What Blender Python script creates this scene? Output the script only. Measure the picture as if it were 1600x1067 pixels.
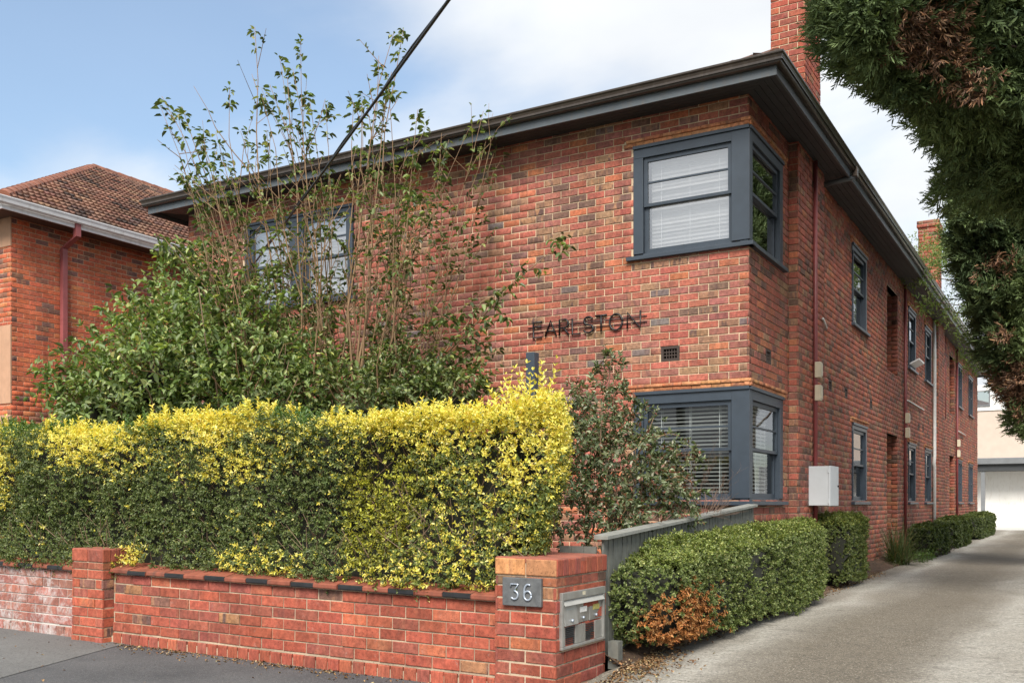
import bpy, math, random
import numpy as np
from mathutils import Vector, Matrix

# ------------------------------------------------------------------ camera, sky, sun, exposure
scene = bpy.context.scene
for o in list(bpy.data.objects):
    bpy.data.objects.remove(o)
CAM = Vector((3.247, -10.846, 1.30)); YAW = math.radians(30.35)
cd = bpy.data.cameras.new('camera'); cam = bpy.data.objects.new('camera', cd)
scene.collection.objects.link(cam); scene.camera = cam
cam.location = CAM; cam.rotation_euler = (math.pi/2, 0, YAW)
cd.sensor_width = 36; cd.lens = 1520/1600*36; cd.shift_y = 252.5/1600
cd.clip_start = 0.05; cd.clip_end = 2000

SUN = Vector((0.27, -0.66, 0.70)).normalized()
world = bpy.data.worlds.new('World'); scene.world = world; world.use_nodes = True
nt = world.node_tree; nt.nodes.clear()
def N(nt, t, **kw):
    n = nt.nodes.new(t)
    for k, v in kw.items(): setattr(n, k, v)
    return n
sky = N(nt, 'ShaderNodeTexSky', sky_type='NISHITA', sun_disc=False)
sky.sun_elevation = math.asin(SUN.z); sky.sun_rotation = math.atan2(SUN.x, SUN.y)
sky.air_density = 1.2; sky.dust_density = 1.4; sky.ozone_density = 1.4
CLOUD_OFF = (3.1, 7.7, 0.0)
tc = N(nt, 'ShaderNodeTexCoord'); sep = N(nt, 'ShaderNodeSeparateXYZ'); nt.links.new(tc.outputs['Generated'], sep.inputs[0])
mz = N(nt, 'ShaderNodeMath', operation='MAXIMUM'); nt.links.new(sep.outputs[2], mz.inputs[0]); mz.inputs[1].default_value = 0.0
az = N(nt, 'ShaderNodeMath', operation='ADD'); nt.links.new(mz.outputs[0], az.inputs[0]); az.inputs[1].default_value = 0.22
dx = N(nt, 'ShaderNodeMath', operation='DIVIDE'); nt.links.new(sep.outputs[0], dx.inputs[0]); nt.links.new(az.outputs[0], dx.inputs[1])
dy = N(nt, 'ShaderNodeMath', operation='DIVIDE'); nt.links.new(sep.outputs[1], dy.inputs[0]); nt.links.new(az.outputs[0], dy.inputs[1])
cmb = N(nt, 'ShaderNodeCombineXYZ'); nt.links.new(dx.outputs[0], cmb.inputs[0]); nt.links.new(dy.outputs[0], cmb.inputs[1])
off = N(nt, 'ShaderNodeVectorMath', operation='ADD'); nt.links.new(cmb.outputs[0], off.inputs[0]); off.inputs[1].default_value = CLOUD_OFF
cn = N(nt, 'ShaderNodeTexNoise'); nt.links.new(off.outputs[0], cn.inputs['Vector'])
cn.inputs['Scale'].default_value = 0.75; cn.inputs['Detail'].default_value = 7; cn.inputs['Roughness'].default_value = 0.5; cn.inputs['Distortion'].default_value = 0.3
cr = N(nt, 'ShaderNodeValToRGB'); nt.links.new(cn.outputs[0], cr.inputs[0])
cr.color_ramp.elements[0].position = 0.35; cr.color_ramp.elements[1].position = 0.55; cr.color_ramp.elements[0].color = (.14, .14, .14, 1)
cr.color_ramp.interpolation = 'EASE'
cc = N(nt, 'ShaderNodeTexNoise'); nt.links.new(off.outputs[0], cc.inputs['Vector']); cc.inputs['Scale'].default_value = 2.3; cc.inputs['Detail'].default_value = 5
ccr = N(nt, 'ShaderNodeMix', data_type='RGBA'); nt.links.new(cc.outputs[0], ccr.inputs[0])
ccr.inputs[6].default_value = (3.0, 3.15, 3.35, 1); ccr.inputs[7].default_value = (4.9, 5.0, 5.1, 1)
mixc = N(nt, 'ShaderNodeMix', data_type='RGBA'); nt.links.new(cr.outputs[0], mixc.inputs[0])
tint = N(nt, 'ShaderNodeMix', data_type='RGBA', blend_type='MULTIPLY'); tint.inputs[0].default_value = 1.0; tint.inputs[7].default_value = (.74, .80, .82, 1)
nt.links.new(sky.outputs[0], tint.inputs[6]); nt.links.new(tint.outputs[2], mixc.inputs[6]); nt.links.new(ccr.outputs[2], mixc.inputs[7])
bg = N(nt, 'ShaderNodeBackground'); nt.links.new(mixc.outputs[2], bg.inputs[0]); bg.inputs[1].default_value = 0.061
wo = N(nt, 'ShaderNodeOutputWorld'); nt.links.new(bg.outputs[0], wo.inputs[0])

sl = bpy.data.lights.new('sun', 'SUN'); sl.energy = 1.5; sl.angle = math.radians(28); sl.color = (1.0, 0.94, 0.86)
so = bpy.data.objects.new('sun', sl); scene.collection.objects.link(so)
so.rotation_euler = SUN.to_track_quat('Z', 'Y').to_euler(); so.location = (-8, -14, 20)
vs = scene.view_settings; vs.view_transform = 'Standard'; vs.look = 'None'; vs.gamma = 1; vs.use_curve_mapping = False
vs.exposure = 2.0
scene.cycles.max_bounces = 8; scene.cycles.transparent_max_bounces = 16

# ------------------------------------------------------------------ helpers
rng = np.random.default_rng(7); random.seed(7)
COL = scene.collection
def tag(o, label=None, cat=None, group=None, kind=None):
    for k, v in (('label', label), ('category', cat), ('group', group), ('kind', kind)):
        if v: o[k] = v
    return o
def empty(name, loc=(0, 0, 0), parent=None):
    o = bpy.data.objects.new(name, None); COL.objects.link(o); o.location = loc; o.empty_display_size = .1
    if parent: o.parent = parent
    return o
def link(name, me, mat=None, parent=None, loc=None):
    o = bpy.data.objects.new(name, me); COL.objects.link(o)
    if mat is not None and not me.materials: me.materials.append(mat)
    if parent is not None: o.parent = parent; o.matrix_parent_inverse = INV(parent)
    if loc is not None: o.location = loc
    return o
def wmat(p):
    m = Matrix.Translation(p.location) @ p.rotation_euler.to_matrix().to_4x4() if p.parent is None else None
    if m is None:
        m = wmat(p.parent) @ p.matrix_parent_inverse @ Matrix.LocRotScale(p.location, p.rotation_euler, p.scale)
    return m
def INV(p): return wmat(p).inverted()
def np_mesh(name, V, F, attrs=None, smooth=False):
    V = np.asarray(V, dtype=np.float32); F = np.asarray(F, dtype=np.int32)
    me = bpy.data.meshes.new(name); k = F.shape[1]
    me.vertices.add(len(V)); me.vertices.foreach_set('co', V.ravel())
    me.loops.add(F.size); me.loops.foreach_set('vertex_index', F.ravel())
    me.polygons.add(len(F)); me.polygons.foreach_set('loop_start', np.arange(0, F.size, k, dtype=np.int32))
    if smooth: me.polygons.foreach_set('use_smooth', np.ones(len(F), dtype=bool))
    me.update(calc_edges=True)
    for an, (ty, dom, data) in (attrs or {}).items():
        a = me.attributes.new(an, ty, dom)
        a.data.foreach_set('color' if 'COLOR' in ty else 'vector' if 'VECTOR' in ty else 'value', np.asarray(data, dtype=np.float32).ravel())
    return me
class MB:
    def __init__(s): s.v = []; s.f = []
    def add(s, vs, fs):
        b = len(s.v); s.v += [tuple(p) for p in vs]; s.f += [tuple(b+i for i in f) for f in fs]; return s
    def hexa(s, p): return s.add(p, [(0,3,2,1), (4,5,6,7), (0,1,5,4), (1,2,6,5), (2,3,7,6), (3,0,4,7)])
    def box(s, x0, x1, y0, y1, z0, z1):
        return s.hexa([(x0,y0,z0),(x1,y0,z0),(x1,y1,z0),(x0,y1,z0),(x0,y0,z1),(x1,y0,z1),(x1,y1,z1),(x0,y1,z1)])
    def fbox(s, fr, u0, u1, z0, z1, d0, d1):          # box in a wall frame
        P = fr.p
        return s.hexa([P(u0,z0,d0),P(u1,z0,d0),P(u1,z0,d1),P(u0,z0,d1),P(u0,z1,d0),P(u1,z1,d0),P(u1,z1,d1),P(u0,z1,d1)])
    def tube(s, pts, rad, n=6, cap=True):
        pts = [Vector(p) for p in pts]
        if not hasattr(rad, '__len__'): rad = [rad]*len(pts)
        b = len(s.v); ref = Vector((0.31, 0.22, 0.93)); prev = None
        for i, p in enumerate(pts):
            t = (pts[min(i+1, len(pts)-1)] - pts[max(i-1, 0)])
            t = t.normalized() if t.length > 1e-9 else Vector((0, 0, 1))
            if prev is None:
                a = t.cross(ref)
                if a.length < .1: a = t.cross(Vector((1, 0, 0)))
            else: a = prev - t*prev.dot(t)
            a = a.normalized(); prev = a; c = t.cross(a)
            for k in range(n):
                w = 2*math.pi*k/n; s.v.append(tuple(p + (a*math.cos(w) + c*math.sin(w))*rad[i]))
        for i in range(len(pts)-1):
            for k in range(n):
                s.f.append((b+i*n+k, b+i*n+(k+1) % n, b+(i+1)*n+(k+1) % n, b+(i+1)*n+k))
        if cap:
            s.f.append(tuple(b+k for k in range(n))[::-1]); s.f.append(tuple(b+(len(pts)-1)*n+k for k in range(n)))
        return s
    def build(s, name, mat, parent=None, smooth=False, bevel=0):
        me = bpy.data.meshes.new(name); me.from_pydata(s.v, [], s.f); me.update()
        if smooth: me.polygons.foreach_set('use_smooth', [True]*len(me.polygons))
        o = link(name, me, mat, parent)
        if bevel:
            m = o.modifiers.new('b', 'BEVEL'); m.width = bevel; m.segments = 2; m.limit_method = 'ANGLE'
        return o
class Frame:                                             # a wall plane: origin, direction along it, outward normal
    def __init__(s, O, U, Nn): s.O = Vector(O); s.U = Vector(U).normalized(); s.N = Vector(Nn).normalized()
    def p(s, u, z, d=0.0): return s.O + s.U*u + Vector((0, 0, z)) + s.N*d
    def np(s, u, z, d):
        return np.array(s.O)[None] + np.outer(u, np.array(s.U)) + np.outer(z, [0, 0, 1.]) + np.outer(d, np.array(s.N))
def project(P):                                          # world -> photograph pixels, used only to pick the largest bricks
    r = np.asarray(P) - np.array(CAM)
    xc = r[:, 0]*math.cos(YAW) + r[:, 1]*math.sin(YAW); yc = -r[:, 0]*math.sin(YAW) + r[:, 1]*math.cos(YAW)
    return 800 + 1520*xc/yc, 786 - 1520*r[:, 2]/yc, yc

# ------------------------------------------------------------------ materials
def new_mat(name):
    m = bpy.data.materials.new(name); m.use_nodes = True
    nt = m.node_tree; nt.nodes.clear()
    out = N(nt, 'ShaderNodeOutputMaterial'); b = N(nt, 'ShaderNodeBsdfPrincipled'); nt.links.new(b.outputs[0], out.inputs[0])
    return m, nt, b, out
def noise(nt, vec, scale, detail=3, rough=.5, dist=0):
    n = N(nt, 'ShaderNodeTexNoise'); n.inputs['Scale'].default_value = scale; n.inputs['Detail'].default_value = detail
    n.inputs['Roughness'].default_value = rough; n.inputs['Distortion'].default_value = dist
    if vec is not None: nt.links.new(vec, n.inputs['Vector'])
    return n.outputs[0]
def ramp(nt, fac, stops):
    r = N(nt, 'ShaderNodeValToRGB'); nt.links.new(fac, r.inputs[0]); e = r.color_ramp.elements
    while len(e) < len(stops): e.new(0.5)
    for i, (p, c) in enumerate(stops):
        e[i].position = p; e[i].color = (c, c, c, 1) if not hasattr(c, '__len__') else (*c[:3], 1)
    return r.outputs[0]
def mixc_(nt, fac, a, b, mode='MIX'):
    m = N(nt, 'ShaderNodeMix', data_type='RGBA', blend_type=mode)
    for sock, v in ((m.inputs[0], fac), (m.inputs[6], a), (m.inputs[7], b)):
        if hasattr(v, 'is_linked') or hasattr(v, 'node'): nt.links.new(v, sock)
        elif hasattr(v, '__len__'): sock.default_value = (*v[:3], 1)
        else: sock.default_value = v
    return m.outputs[2]
def math_(nt, op, a, b=None, clamp=False):
    m = N(nt, 'ShaderNodeMath', operation=op, use_clamp=clamp)
    for s_, v in ((m.inputs[0], a), (m.inputs[1], b)):
        if v is None: continue
        if hasattr(v, 'node'): nt.links.new(v, s_)
        else: s_.default_value = v
    return m.outputs[0]
def vmul(nt, vec, s):
    m = N(nt, 'ShaderNodeVectorMath', operation='MULTIPLY'); nt.links.new(vec, m.inputs[0]); m.inputs[1].default_value = s
    return m.outputs[0]
def bump(nt, b, h, strength, dist=.01):
    n = N(nt, 'ShaderNodeBump'); n.inputs['Strength'].default_value = strength; n.inputs['Distance'].default_value = dist
    nt.links.new(h, n.inputs['Height']); nt.links.new(n.outputs[0], b.inputs['Normal'])
def objvec(nt): return N(nt, 'ShaderNodeTexCoord').outputs['Object']
def posvec(nt): return N(nt, 'ShaderNodeNewGeometry').outputs['Position']
def paint(name, col, rough=.5, var=.15, scale=6, spec=.5, dirt=None, metal=0, bmp=.05):
    m, nt, b, o = new_mat(name); p = posvec(nt)
    c = mixc_(nt, ramp(nt, noise(nt, p, scale, 5, .6), [(.3, 0), (.7, 1)]), tuple(x*(1-var) for x in col), tuple(min(1, x*(1+var)) for x in col))
    if dirt:
        c = mixc_(nt, ramp(nt, noise(nt, vmul(nt, p, (3, 3, .7)), 4, 6, .65), [(.52, 0), (.75, .7)]), c, dirt)
    nt.links.new(c, b.inputs['Base Color']); b.inputs['Roughness'].default_value = rough
    b.inputs['Specular IOR Level'].default_value = spec; b.inputs['Metallic'].default_value = metal
    if bmp: bump(nt, b, noise(nt, p, 90, 3), bmp, .004)
    return m
def brick_mat(name, mode, wash=0.0):
    m, nt, b, o = new_mat(name)
    if mode == 'attr':
        a = N(nt, 'ShaderNodeAttribute', attribute_name='bcol'); col, alpha = a.outputs['Color'], a.outputs['Alpha']
        v = N(nt, 'ShaderNodeAttribute', attribute_name='buv').outputs['Vector']
    else:
        a = N(nt, 'ShaderNodeObjectInfo'); col, alpha = a.outputs['Color'], a.outputs['Alpha']
        r = math_(nt, 'MULTIPLY', a.outputs['Random'], 60.0)
        cx = N(nt, 'ShaderNodeCombineXYZ'); nt.links.new(r, cx.inputs[0]); nt.links.new(r, cx.inputs[1]); nt.links.new(r, cx.inputs[2])
        ad = N(nt, 'ShaderNodeVectorMath', operation='ADD'); nt.links.new(N(nt, 'ShaderNodeTexCoord').outputs['Object'], ad.inputs[0]); nt.links.new(cx.outputs[0], ad.inputs[1])
        v = ad.outputs[0]
    band = ramp(nt, noise(nt, vmul(nt, v, (16, 2.0, 3)), 1, 2, .5, .2), [(.50, 0), (.60, 1)])
    band = math_(nt, 'MULTIPLY', band, alpha)
    tan = ramp(nt, noise(nt, vmul(nt, v, (9, 1, 3)), 1, 1), [(.50, 0), (.54, 1)])
    flash = mixc_(nt, tan, (.13, .075, .065), (.38, .20, .11))
    c = mixc_(nt, band, col, flash)
    blot = ramp(nt, noise(nt, v, 28, 4, .6), [(.35, .70), (.65, 1.18)])
    c = mixc_(nt, 1.0, c, blot, 'MULTIPLY')
    scuff = ramp(nt, noise(nt, v, 20, 6, .7, .5), [(.60, 0), (.72, .45)])
    c = mixc_(nt, scuff, c, (.42, .27, .22))
    burn = ramp(nt, noise(nt, v, 11, 5, .65, .8), [(.66, 0), (.70, .75)])
    c = mixc_(nt, math_(nt, 'MULTIPLY', burn, math_(nt, 'ADD', alpha, .15)), c, (.035, .03, .032))
    pits = ramp(nt, noise(nt, v, 120, 2), [(.30, .45), (.40, 1)])
    c = mixc_(nt, 1.0, c, pits, 'MULTIPLY')
    p = posvec(nt)
    c = mixc_(nt, 1.0, c, ramp(nt, noise(nt, vmul(nt, p, (1, 1, .35)), 1.2, 5, .6), [(.3, .78), (.7, 1.14)]), 'MULTIPLY')
    c = mixc_(nt, 1.0, c, ramp(nt, noise(nt, vmul(nt, p, (5, 5, .5)), 1.0, 5, .65), [(.32, .84), (.6, 1.08)]), 'MULTIPLY')
    if wash:
        wf = ramp(nt, noise(nt, p, 5, 6, .85, .8), [(.47, .04), (.66, wash)])
        c = mixc_(nt, wf, c, (.56, .55, .54))
    nt.links.new(c, b.inputs['Base Color']); b.inputs['Roughness'].default_value = .82; b.inputs['Specular IOR Level'].default_value = .3
    h = mixc_(nt, .5, noise(nt, v, 60, 5, .7), noise(nt, v, 14, 3))
    bump(nt, b, h, .5, .006)
    return m
def mortar_mat(name, col, dark=.55):
    m, nt, b, o = new_mat(name); p = posvec(nt)
    c = mixc_(nt, ramp(nt, noise(nt, p, 2.2, 6, .65), [(.35, 0), (.7, 1)]), tuple(x*dark for x in col), col)
    c = mixc_(nt, ramp(nt, noise(nt, p, 60, 3), [(.3, .75), (.6, 1.1)]), (0, 0, 0), c)
    nt.links.new(c, b.inputs['Base Color']); b.inputs['Roughness'].default_value = .95
    bump(nt, b, noise(nt, p, 120, 4, .7), .6, .004)
    return m
def leaf_mat(name, rough=.42, trans=.3, spec=.4, tcol=(1.2, 1.3, .5)):
    m, nt, b, out = new_mat(name)
    c = N(nt, 'ShaderNodeAttribute', attribute_name='lcol').outputs['Color']
    nt.links.new(c, b.inputs['Base Color']); b.inputs['Roughness'].default_value = rough; b.inputs['Specular IOR Level'].default_value = spec
    t = N(nt, 'ShaderNodeBsdfTranslucent'); nt.links.new(mixc_(nt, 1.0, c, tcol, 'MULTIPLY'), t.inputs[0])
    mx = N(nt, 'ShaderNodeMixShader'); mx.inputs[0].default_value = trans
    nt.links.new(b.outputs[0], mx.inputs[1]); nt.links.new(t.outputs[0], mx.inputs[2]); nt.links.new(mx.outputs[0], out.inputs[0])
    return m
def leaf_obj_mat(name):
    m, nt, b, out = new_mat(name); c = N(nt, 'ShaderNodeObjectInfo').outputs['Color']
    nt.links.new(c, b.inputs['Base Color']); b.inputs['Roughness'].default_value = .4
    t = N(nt, 'ShaderNodeBsdfTranslucent'); nt.links.new(mixc_(nt, 1.0, c, (1.3, 1.3, .5), 'MULTIPLY'), t.inputs[0])
    mx = N(nt, 'ShaderNodeMixShader'); mx.inputs[0].default_value = .3
    nt.links.new(b.outputs[0], mx.inputs[1]); nt.links.new(t.outputs[0], mx.inputs[2]); nt.links.new(mx.outputs[0], out.inputs[0])
    return m
def glass_mat(name, tint=(.8, .85, .85), f0=.10):
    m, nt, b, out = new_mat(name); nt.nodes.remove(b)
    tr = N(nt, 'ShaderNodeBsdfTransparent'); tr.inputs[0].default_value = (*tint, 1)
    gl = N(nt, 'ShaderNodeBsdfGlossy'); gl.inputs['Roughness'].default_value = .015
    gl.inputs[0].default_value = (.95, .97, 1, 1)
    lw = N(nt, 'ShaderNodeLayerWeight'); lw.inputs[0].default_value = .5
    f = math_(nt, 'POWER', lw.outputs['Facing'], 4.0); f = math_(nt, 'MULTIPLY', f, .85); f = math_(nt, 'ADD', f, f0, True)
    wv = noise(nt, posvec(nt), 1.6, 1); bn = N(nt, 'ShaderNodeBump'); bn.inputs['Strength'].default_value = .05; bn.inputs['Distance'].default_value = .02
    nt.links.new(wv, bn.inputs['Height']); nt.links.new(bn.outputs[0], gl.inputs['Normal'])
    mx = N(nt, 'ShaderNodeMixShader'); nt.links.new(f, mx.inputs[0]); nt.links.new(tr.outputs[0], mx.inputs[1]); nt.links.new(gl.outputs[0], mx.inputs[2])
    nt.links.new(mx.outputs[0], out.inputs[0])
    return m

M = {}
M['brick_a'] = brick_mat('brickwork clinker', 'attr'); M['brick_o'] = brick_mat('brick clinker', 'obj')
M['brick_w'] = brick_mat('brick with flaking whitewash', 'obj', .78)
M['mortar'] = mortar_mat('mortar cream', (.74, .57, .385), .6); M['mortar_s'] = mortar_mat('mortar darkened', (.52, .39, .27), .4)  # second mix is a darker copy of the cream
M['mortar_st'] = mortar_mat('mortar street', (.62, .48, .34), .5); M['mortar_w'] = mortar_mat('mortar white', (.66, .63, .58), .7)
M['navy'] = paint('navy timber paint', (.036, .049, .066), .42, .12, 5, bmp=.03)
M['soffit'] = paint('charcoal soffit paint', (.040, .044, .048), .55, .15, 5)
M['fascia'] = paint('slate fascia paint', (.085, .100, .112), .45, .15, 4, dirt=(.12, .10, .08))
M['gutter'] = paint('bronze gutter metal', (.050, .038, .030), .28, .2, 3, spec=.6, dirt=(.10, .085, .07))
M['white_metal'] = paint('white gutter paint', (.74, .75, .76), .4, .05, 5, dirt=(.52, .50, .47))
M['box_grey'] = paint('pale grey meter box', (.50, .53, .55), .4, .05, 5)
M['cream_box'] = paint('cream plastic', (.55, .49, .36), .5, .08, 9)
M['red_pipe'] = paint('oxide red pipe paint', (.17, .035, .035), .5, .2, 6)
M['pvc'] = paint('white pvc', (.55, .55, .53), .4, .1, 6, dirt=(.3, .28, .24))
M['black_rod'] = paint('black iron', (.012, .012, .013), .45, .1)
M['blind'] = paint('white blind slat', (.86, .85, .83), .45, .03)
M['room'] = paint('dim interior wall', (.07, .065, .06), .9, .1, 2)  # walls coloured near-black so the rooms look unlit
M['curtain'] = paint('pale curtain', (.50, .46, .40), .8, .1, 4)
M['glass'] = glass_mat('window glass', (.78, .83, .83), .045); M['glass_up'] = glass_mat('bright window glass', (.9, .92, .94), .36)
M['fence'] = paint('grey stained paling', (.115, .120, .108), .75, .25, 12, dirt=(.17, .16, .13))
M['fence_cap'] = paint('weathered grey rail', (.23, .235, .215), .75, .2, 10, dirt=(.13, .12, .10))
M['dark'] = paint('dark cavity', (.015, .014, .013), .9, .1)
M['steel'] = paint('brushed mailbox steel', (.36, .36, .34), .38, .12, 14, metal=.55, dirt=(.25, .23, .19))
M['slate'] = paint('slate plaque', (.095, .100, .104), .7, .3, 18, dirt=(.16, .16, .155), bmp=.3)
M['numeral'] = paint('galvanised numeral', (.42, .47, .54), .35, .1, 20, metal=.5)
M['render'] = paint('peach render', (.46, .27, .17), .9, .12, 4, dirt=(.34, .22, .15), bmp=.3)
M['cream_wall'] = paint('beige render', (.56, .46, .385), .9, .05, 3)
M['white_wall'] = paint('white render', (.78, .77, .74), .9, .05, 2, dirt=(.6, .56, .5))
M['grey_metal'] = paint('grey roof metal', (.17, .18, .19), .45, .1, 4)
M['bark'] = paint('brown bark', (.16, .105, .065), .85, .35, 20, bmp=.4)
M['shoot'] = paint('tan young bark', (.22, .135, .07), .7, .3, 14, bmp=.2)
M['twig'] = paint('grey dead twig', (.17, .11, .08), .85, .3, 20)
M['core'] = paint('painted shade core', (.012, .013, .007), .95, .4, 30, bmp=.6)  # near-black solids that paint the shade inside hedges, shrubs and trees
M['leaf'] = leaf_mat('leaf'); M['leaf_gold'] = leaf_mat('golden leaf', .45, .35, .35, (1.15, 1.1, .5))
M['needle'] = leaf_mat('cypress spray', .6, .15, .2, (1.1, 1.2, .6)); M['leaf_o'] = leaf_obj_mat('broad leaf')
M['litter'] = leaf_mat('dry litter', .8, .05, .2, (1, 1, 1))
M['dark_bark'] = paint('dark cypress bark', (.055, .040, .030), .9, .3, 12); M['cable'] = paint('black cable', (.010, .010, .011), .5, .1)

# ------------------------------------------------------------------ brickwork
PAL = {
 'front': [((.375,.100,.072), .44, .22), ((.290,.102,.086), .30, .30), ((.46,.140,.068), .07, .2), ((.140,.085,.072), .09, .6), ((.29,.160,.098), .13, .9), ((.155,.138,.145), .025, .6)],
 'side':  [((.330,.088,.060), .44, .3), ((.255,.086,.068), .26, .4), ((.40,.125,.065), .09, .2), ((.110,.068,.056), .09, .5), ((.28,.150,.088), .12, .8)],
 'street':[((.345,.078,.048), .58, .10), ((.290,.074,.055), .26, .15), ((.40,.105,.055), .06, .2), ((.16,.085,.070), .04, .8), ((.34,.165,.09), .04, .9)],
 'orange':[((.54,.125,.060), .52, .10), ((.45,.105,.060), .29, .12), ((.50,.16,.07), .08, .2), ((.13,.085,.080), .06, .5), ((.22,.10,.07), .05, .6)],  # albedo raised to carry the brighter light on the neighbour's wall
 'white': [((.32,.105,.078), .7, .1), ((.26,.10,.08), .3, .2)],
 'tile':  [((.25,.108,.072), .36, .3), ((.195,.088,.062), .28, .4), ((.11,.062,.050), .20, .4), ((.31,.15,.10), .16, .2)],
 'lintel':[((.50,.21,.10), .7, .3), ((.42,.14,.07), .3, .5)],
}
def pick_cols(n, pal):
    P = PAL[pal]; w = np.array([p[1] for p in P]); idx = rng.choice(len(P), n, p=w/w.sum())
    base = np.array([p[0] for p in P]); mean = (base*w[:, None]).sum(0)/w.sum(); base = base*.80 + mean*.20
    c = base[idx]*np.array([1.05, 1.15, 1.10])*rng.uniform(.84, 1.16, (n, 1))*rng.uniform(.94, 1.06, (n, 3))
    a = np.array([p[2] for p in P])[idx]*rng.uniform(.3, 1.4, n)
    return np.column_stack([c, np.clip(a, 0, 1)])
def course_bricks(u0, u1, z0, z1, holes=(), course=.086, L=.24, parity=0, joint=.0115, start=None):
    """rows of stretcher bond clipped round the openings: (u0, u1, z0, z1) per brick"""
    out = []; k = 0; z = z0 if start is None else start
    while z < z1 - .02:
        za, zb = z, min(z + course - joint, z1)
        if zb > z0 + .02:
            za = max(za, z0); uu = u0 - (L/2 if (k + parity) % 2 else 0)
            spans = [(u0, u1)]; cut = []
            for (h0, h1, g0, g1) in holes:
                if zb > g0 + .012 and za < g1 - .012:
                    spans = [s for a, b in spans for s in ((a, min(b, h0)), (max(a, h1), b)) if s[1] - s[0] > .02]
                    if zb - g1 > .018: cut.append((h0, h1, g1 + .004, zb))       # bricks cut to fit above or below an opening
                    if g0 - za > .018: cut.append((h0, h1, za, g0 - .004))
            a = uu
            while a < u1:
                b = a + L - joint
                for s0, s1 in spans:
                    x0, x1 = max(a, s0), min(b, s1)
                    if x1 - x0 > .035: out.append((x0, x1, za, zb))
                for s0, s1, c0, c1 in cut:
                    x0, x1 = max(a, s0), min(b, s1)
                    if x1 - x0 > .035: out.append((x0, x1, c0, c1))
                a += L
        z += course; k += 1
    return np.array(out)
def brick_unit(name='brick', l=.23, h=.076, ch=.004, dep=.02):
    a, c = l/2, h/2
    v = [(s*a, 0 - dep, t*c) for s, t in ((-1,-1),(1,-1),(1,1),(-1,1))]
    v += [(s*a, -ch, t*c) for s, t in ((-1,-1),(1,-1),(1,1),(-1,1))]
    v += [(s*(a-ch), 0, t*(c-ch)) for s, t in ((-1,-1),(1,-1),(1,1),(-1,1))]
    f = [(8,9,10,11)] + [(i, (i+1) % 4, 4+(i+1) % 4, 4+i) for i in range(4)] + [(4+i, 4+(i+1) % 4, 8+(i+1) % 4, 8+i) for i in range(4)]
    me = bpy.data.meshes.new(name); me.from_pydata(v, [], f); me.update(); return me
UNIT = brick_unit(); UNIT.materials.append(M['brick_o'])
UNIT_W = brick_unit('brick_whitewashed'); UNIT_W.materials.append(M['brick_w'])
def brick_objects(fr, B, cols, parent, unit=UNIT, name='brick', depth=0.0, jit=.0015):
    inv = INV(parent)
    R = Matrix((fr.U, fr.N, Vector((0, 0, 1)))).transposed().to_4x4()
    for (a, b, c, d), col in zip(B, cols):
        o = bpy.data.objects.new(name, unit); COL.objects.link(o)
        o.parent = parent; o.matrix_parent_inverse = inv
        tilt = Matrix.Rotation(random.gauss(0, .004), 4, 'Y') @ Matrix.Rotation(random.gauss(0, .006), 4, 'Z')
        o.matrix_basis = Matrix.Translation(fr.p((a+b)/2, (c+d)/2, depth + random.gauss(0, jit))) @ R @ tilt @ Matrix.Diagonal(((b-a)/.23, 1, (d-c)/.076, 1))
        o.color = col
def brick_joined(name, groups, mat, parent, ch=.004, dep=.014):
    """many bricks in one mesh: groups of (frame, bricks, colours)"""
    Vs, Fs, Cs, Us, n0 = [], [], [], [], 0
    for fr, B, cols in groups:
        n = len(B)
        if not n: continue
        a, b, c, d = B.T; j = lambda s: rng.normal(0, s, n)
        a = a + j(.0012); b = b + j(.0012); c = c + j(.0008); d = d + j(.0008); dd = j(.0016); tl = j(.0015)
        quad = [(a, c, -1), (b, c, 1), (b, d, 1), (a, d, -1)]
        V = []; U = []
        for lev in range(3):
            for k, (u, z, s) in enumerate(quad):
                iu = ch*(-s) if lev == 2 else 0; iz = (ch if k < 2 else -ch) if lev == 2 else 0
                dep_ = np.full(n, -dep) if lev == 0 else dd + s*tl + (-ch if lev == 1 else 0)
                V.append(fr.np(u + iu, z + iz, dep_)); U.append(np.column_stack([u + iu - (a+b)/2, dep_, z + iz - (c+d)/2]))
        V = np.stack(V, 1); U = np.stack(U, 1) + rng.uniform(0, 60, (n, 1, 1))
        base = [(8,9,10,11)] + [(i, (i+1) % 4, 4+(i+1) % 4, 4+i) for i in range(4)] + [(4+i, 4+(i+1) % 4, 8+(i+1) % 4, 8+i) for i in range(4)]
        F = (np.arange(n)*12)[:, None, None] + np.array(base)[None] + n0
        Vs.append(V.reshape(-1, 3)); Us.append(U.reshape(-1, 3)); Fs.append(F.reshape(-1, 4)); Cs.append(np.repeat(cols, 12, 0)); n0 += n*12
    me = np_mesh(name, np.concatenate(Vs), np.concatenate(Fs), {'bcol': ('FLOAT_COLOR', 'POINT', np.concatenate(Cs)), 'buv': ('FLOAT_VECTOR', 'POINT', np.concatenate(Us))})
    o = link(name, me, mat, parent); o['kind'] = 'stuff'; return o
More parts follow.
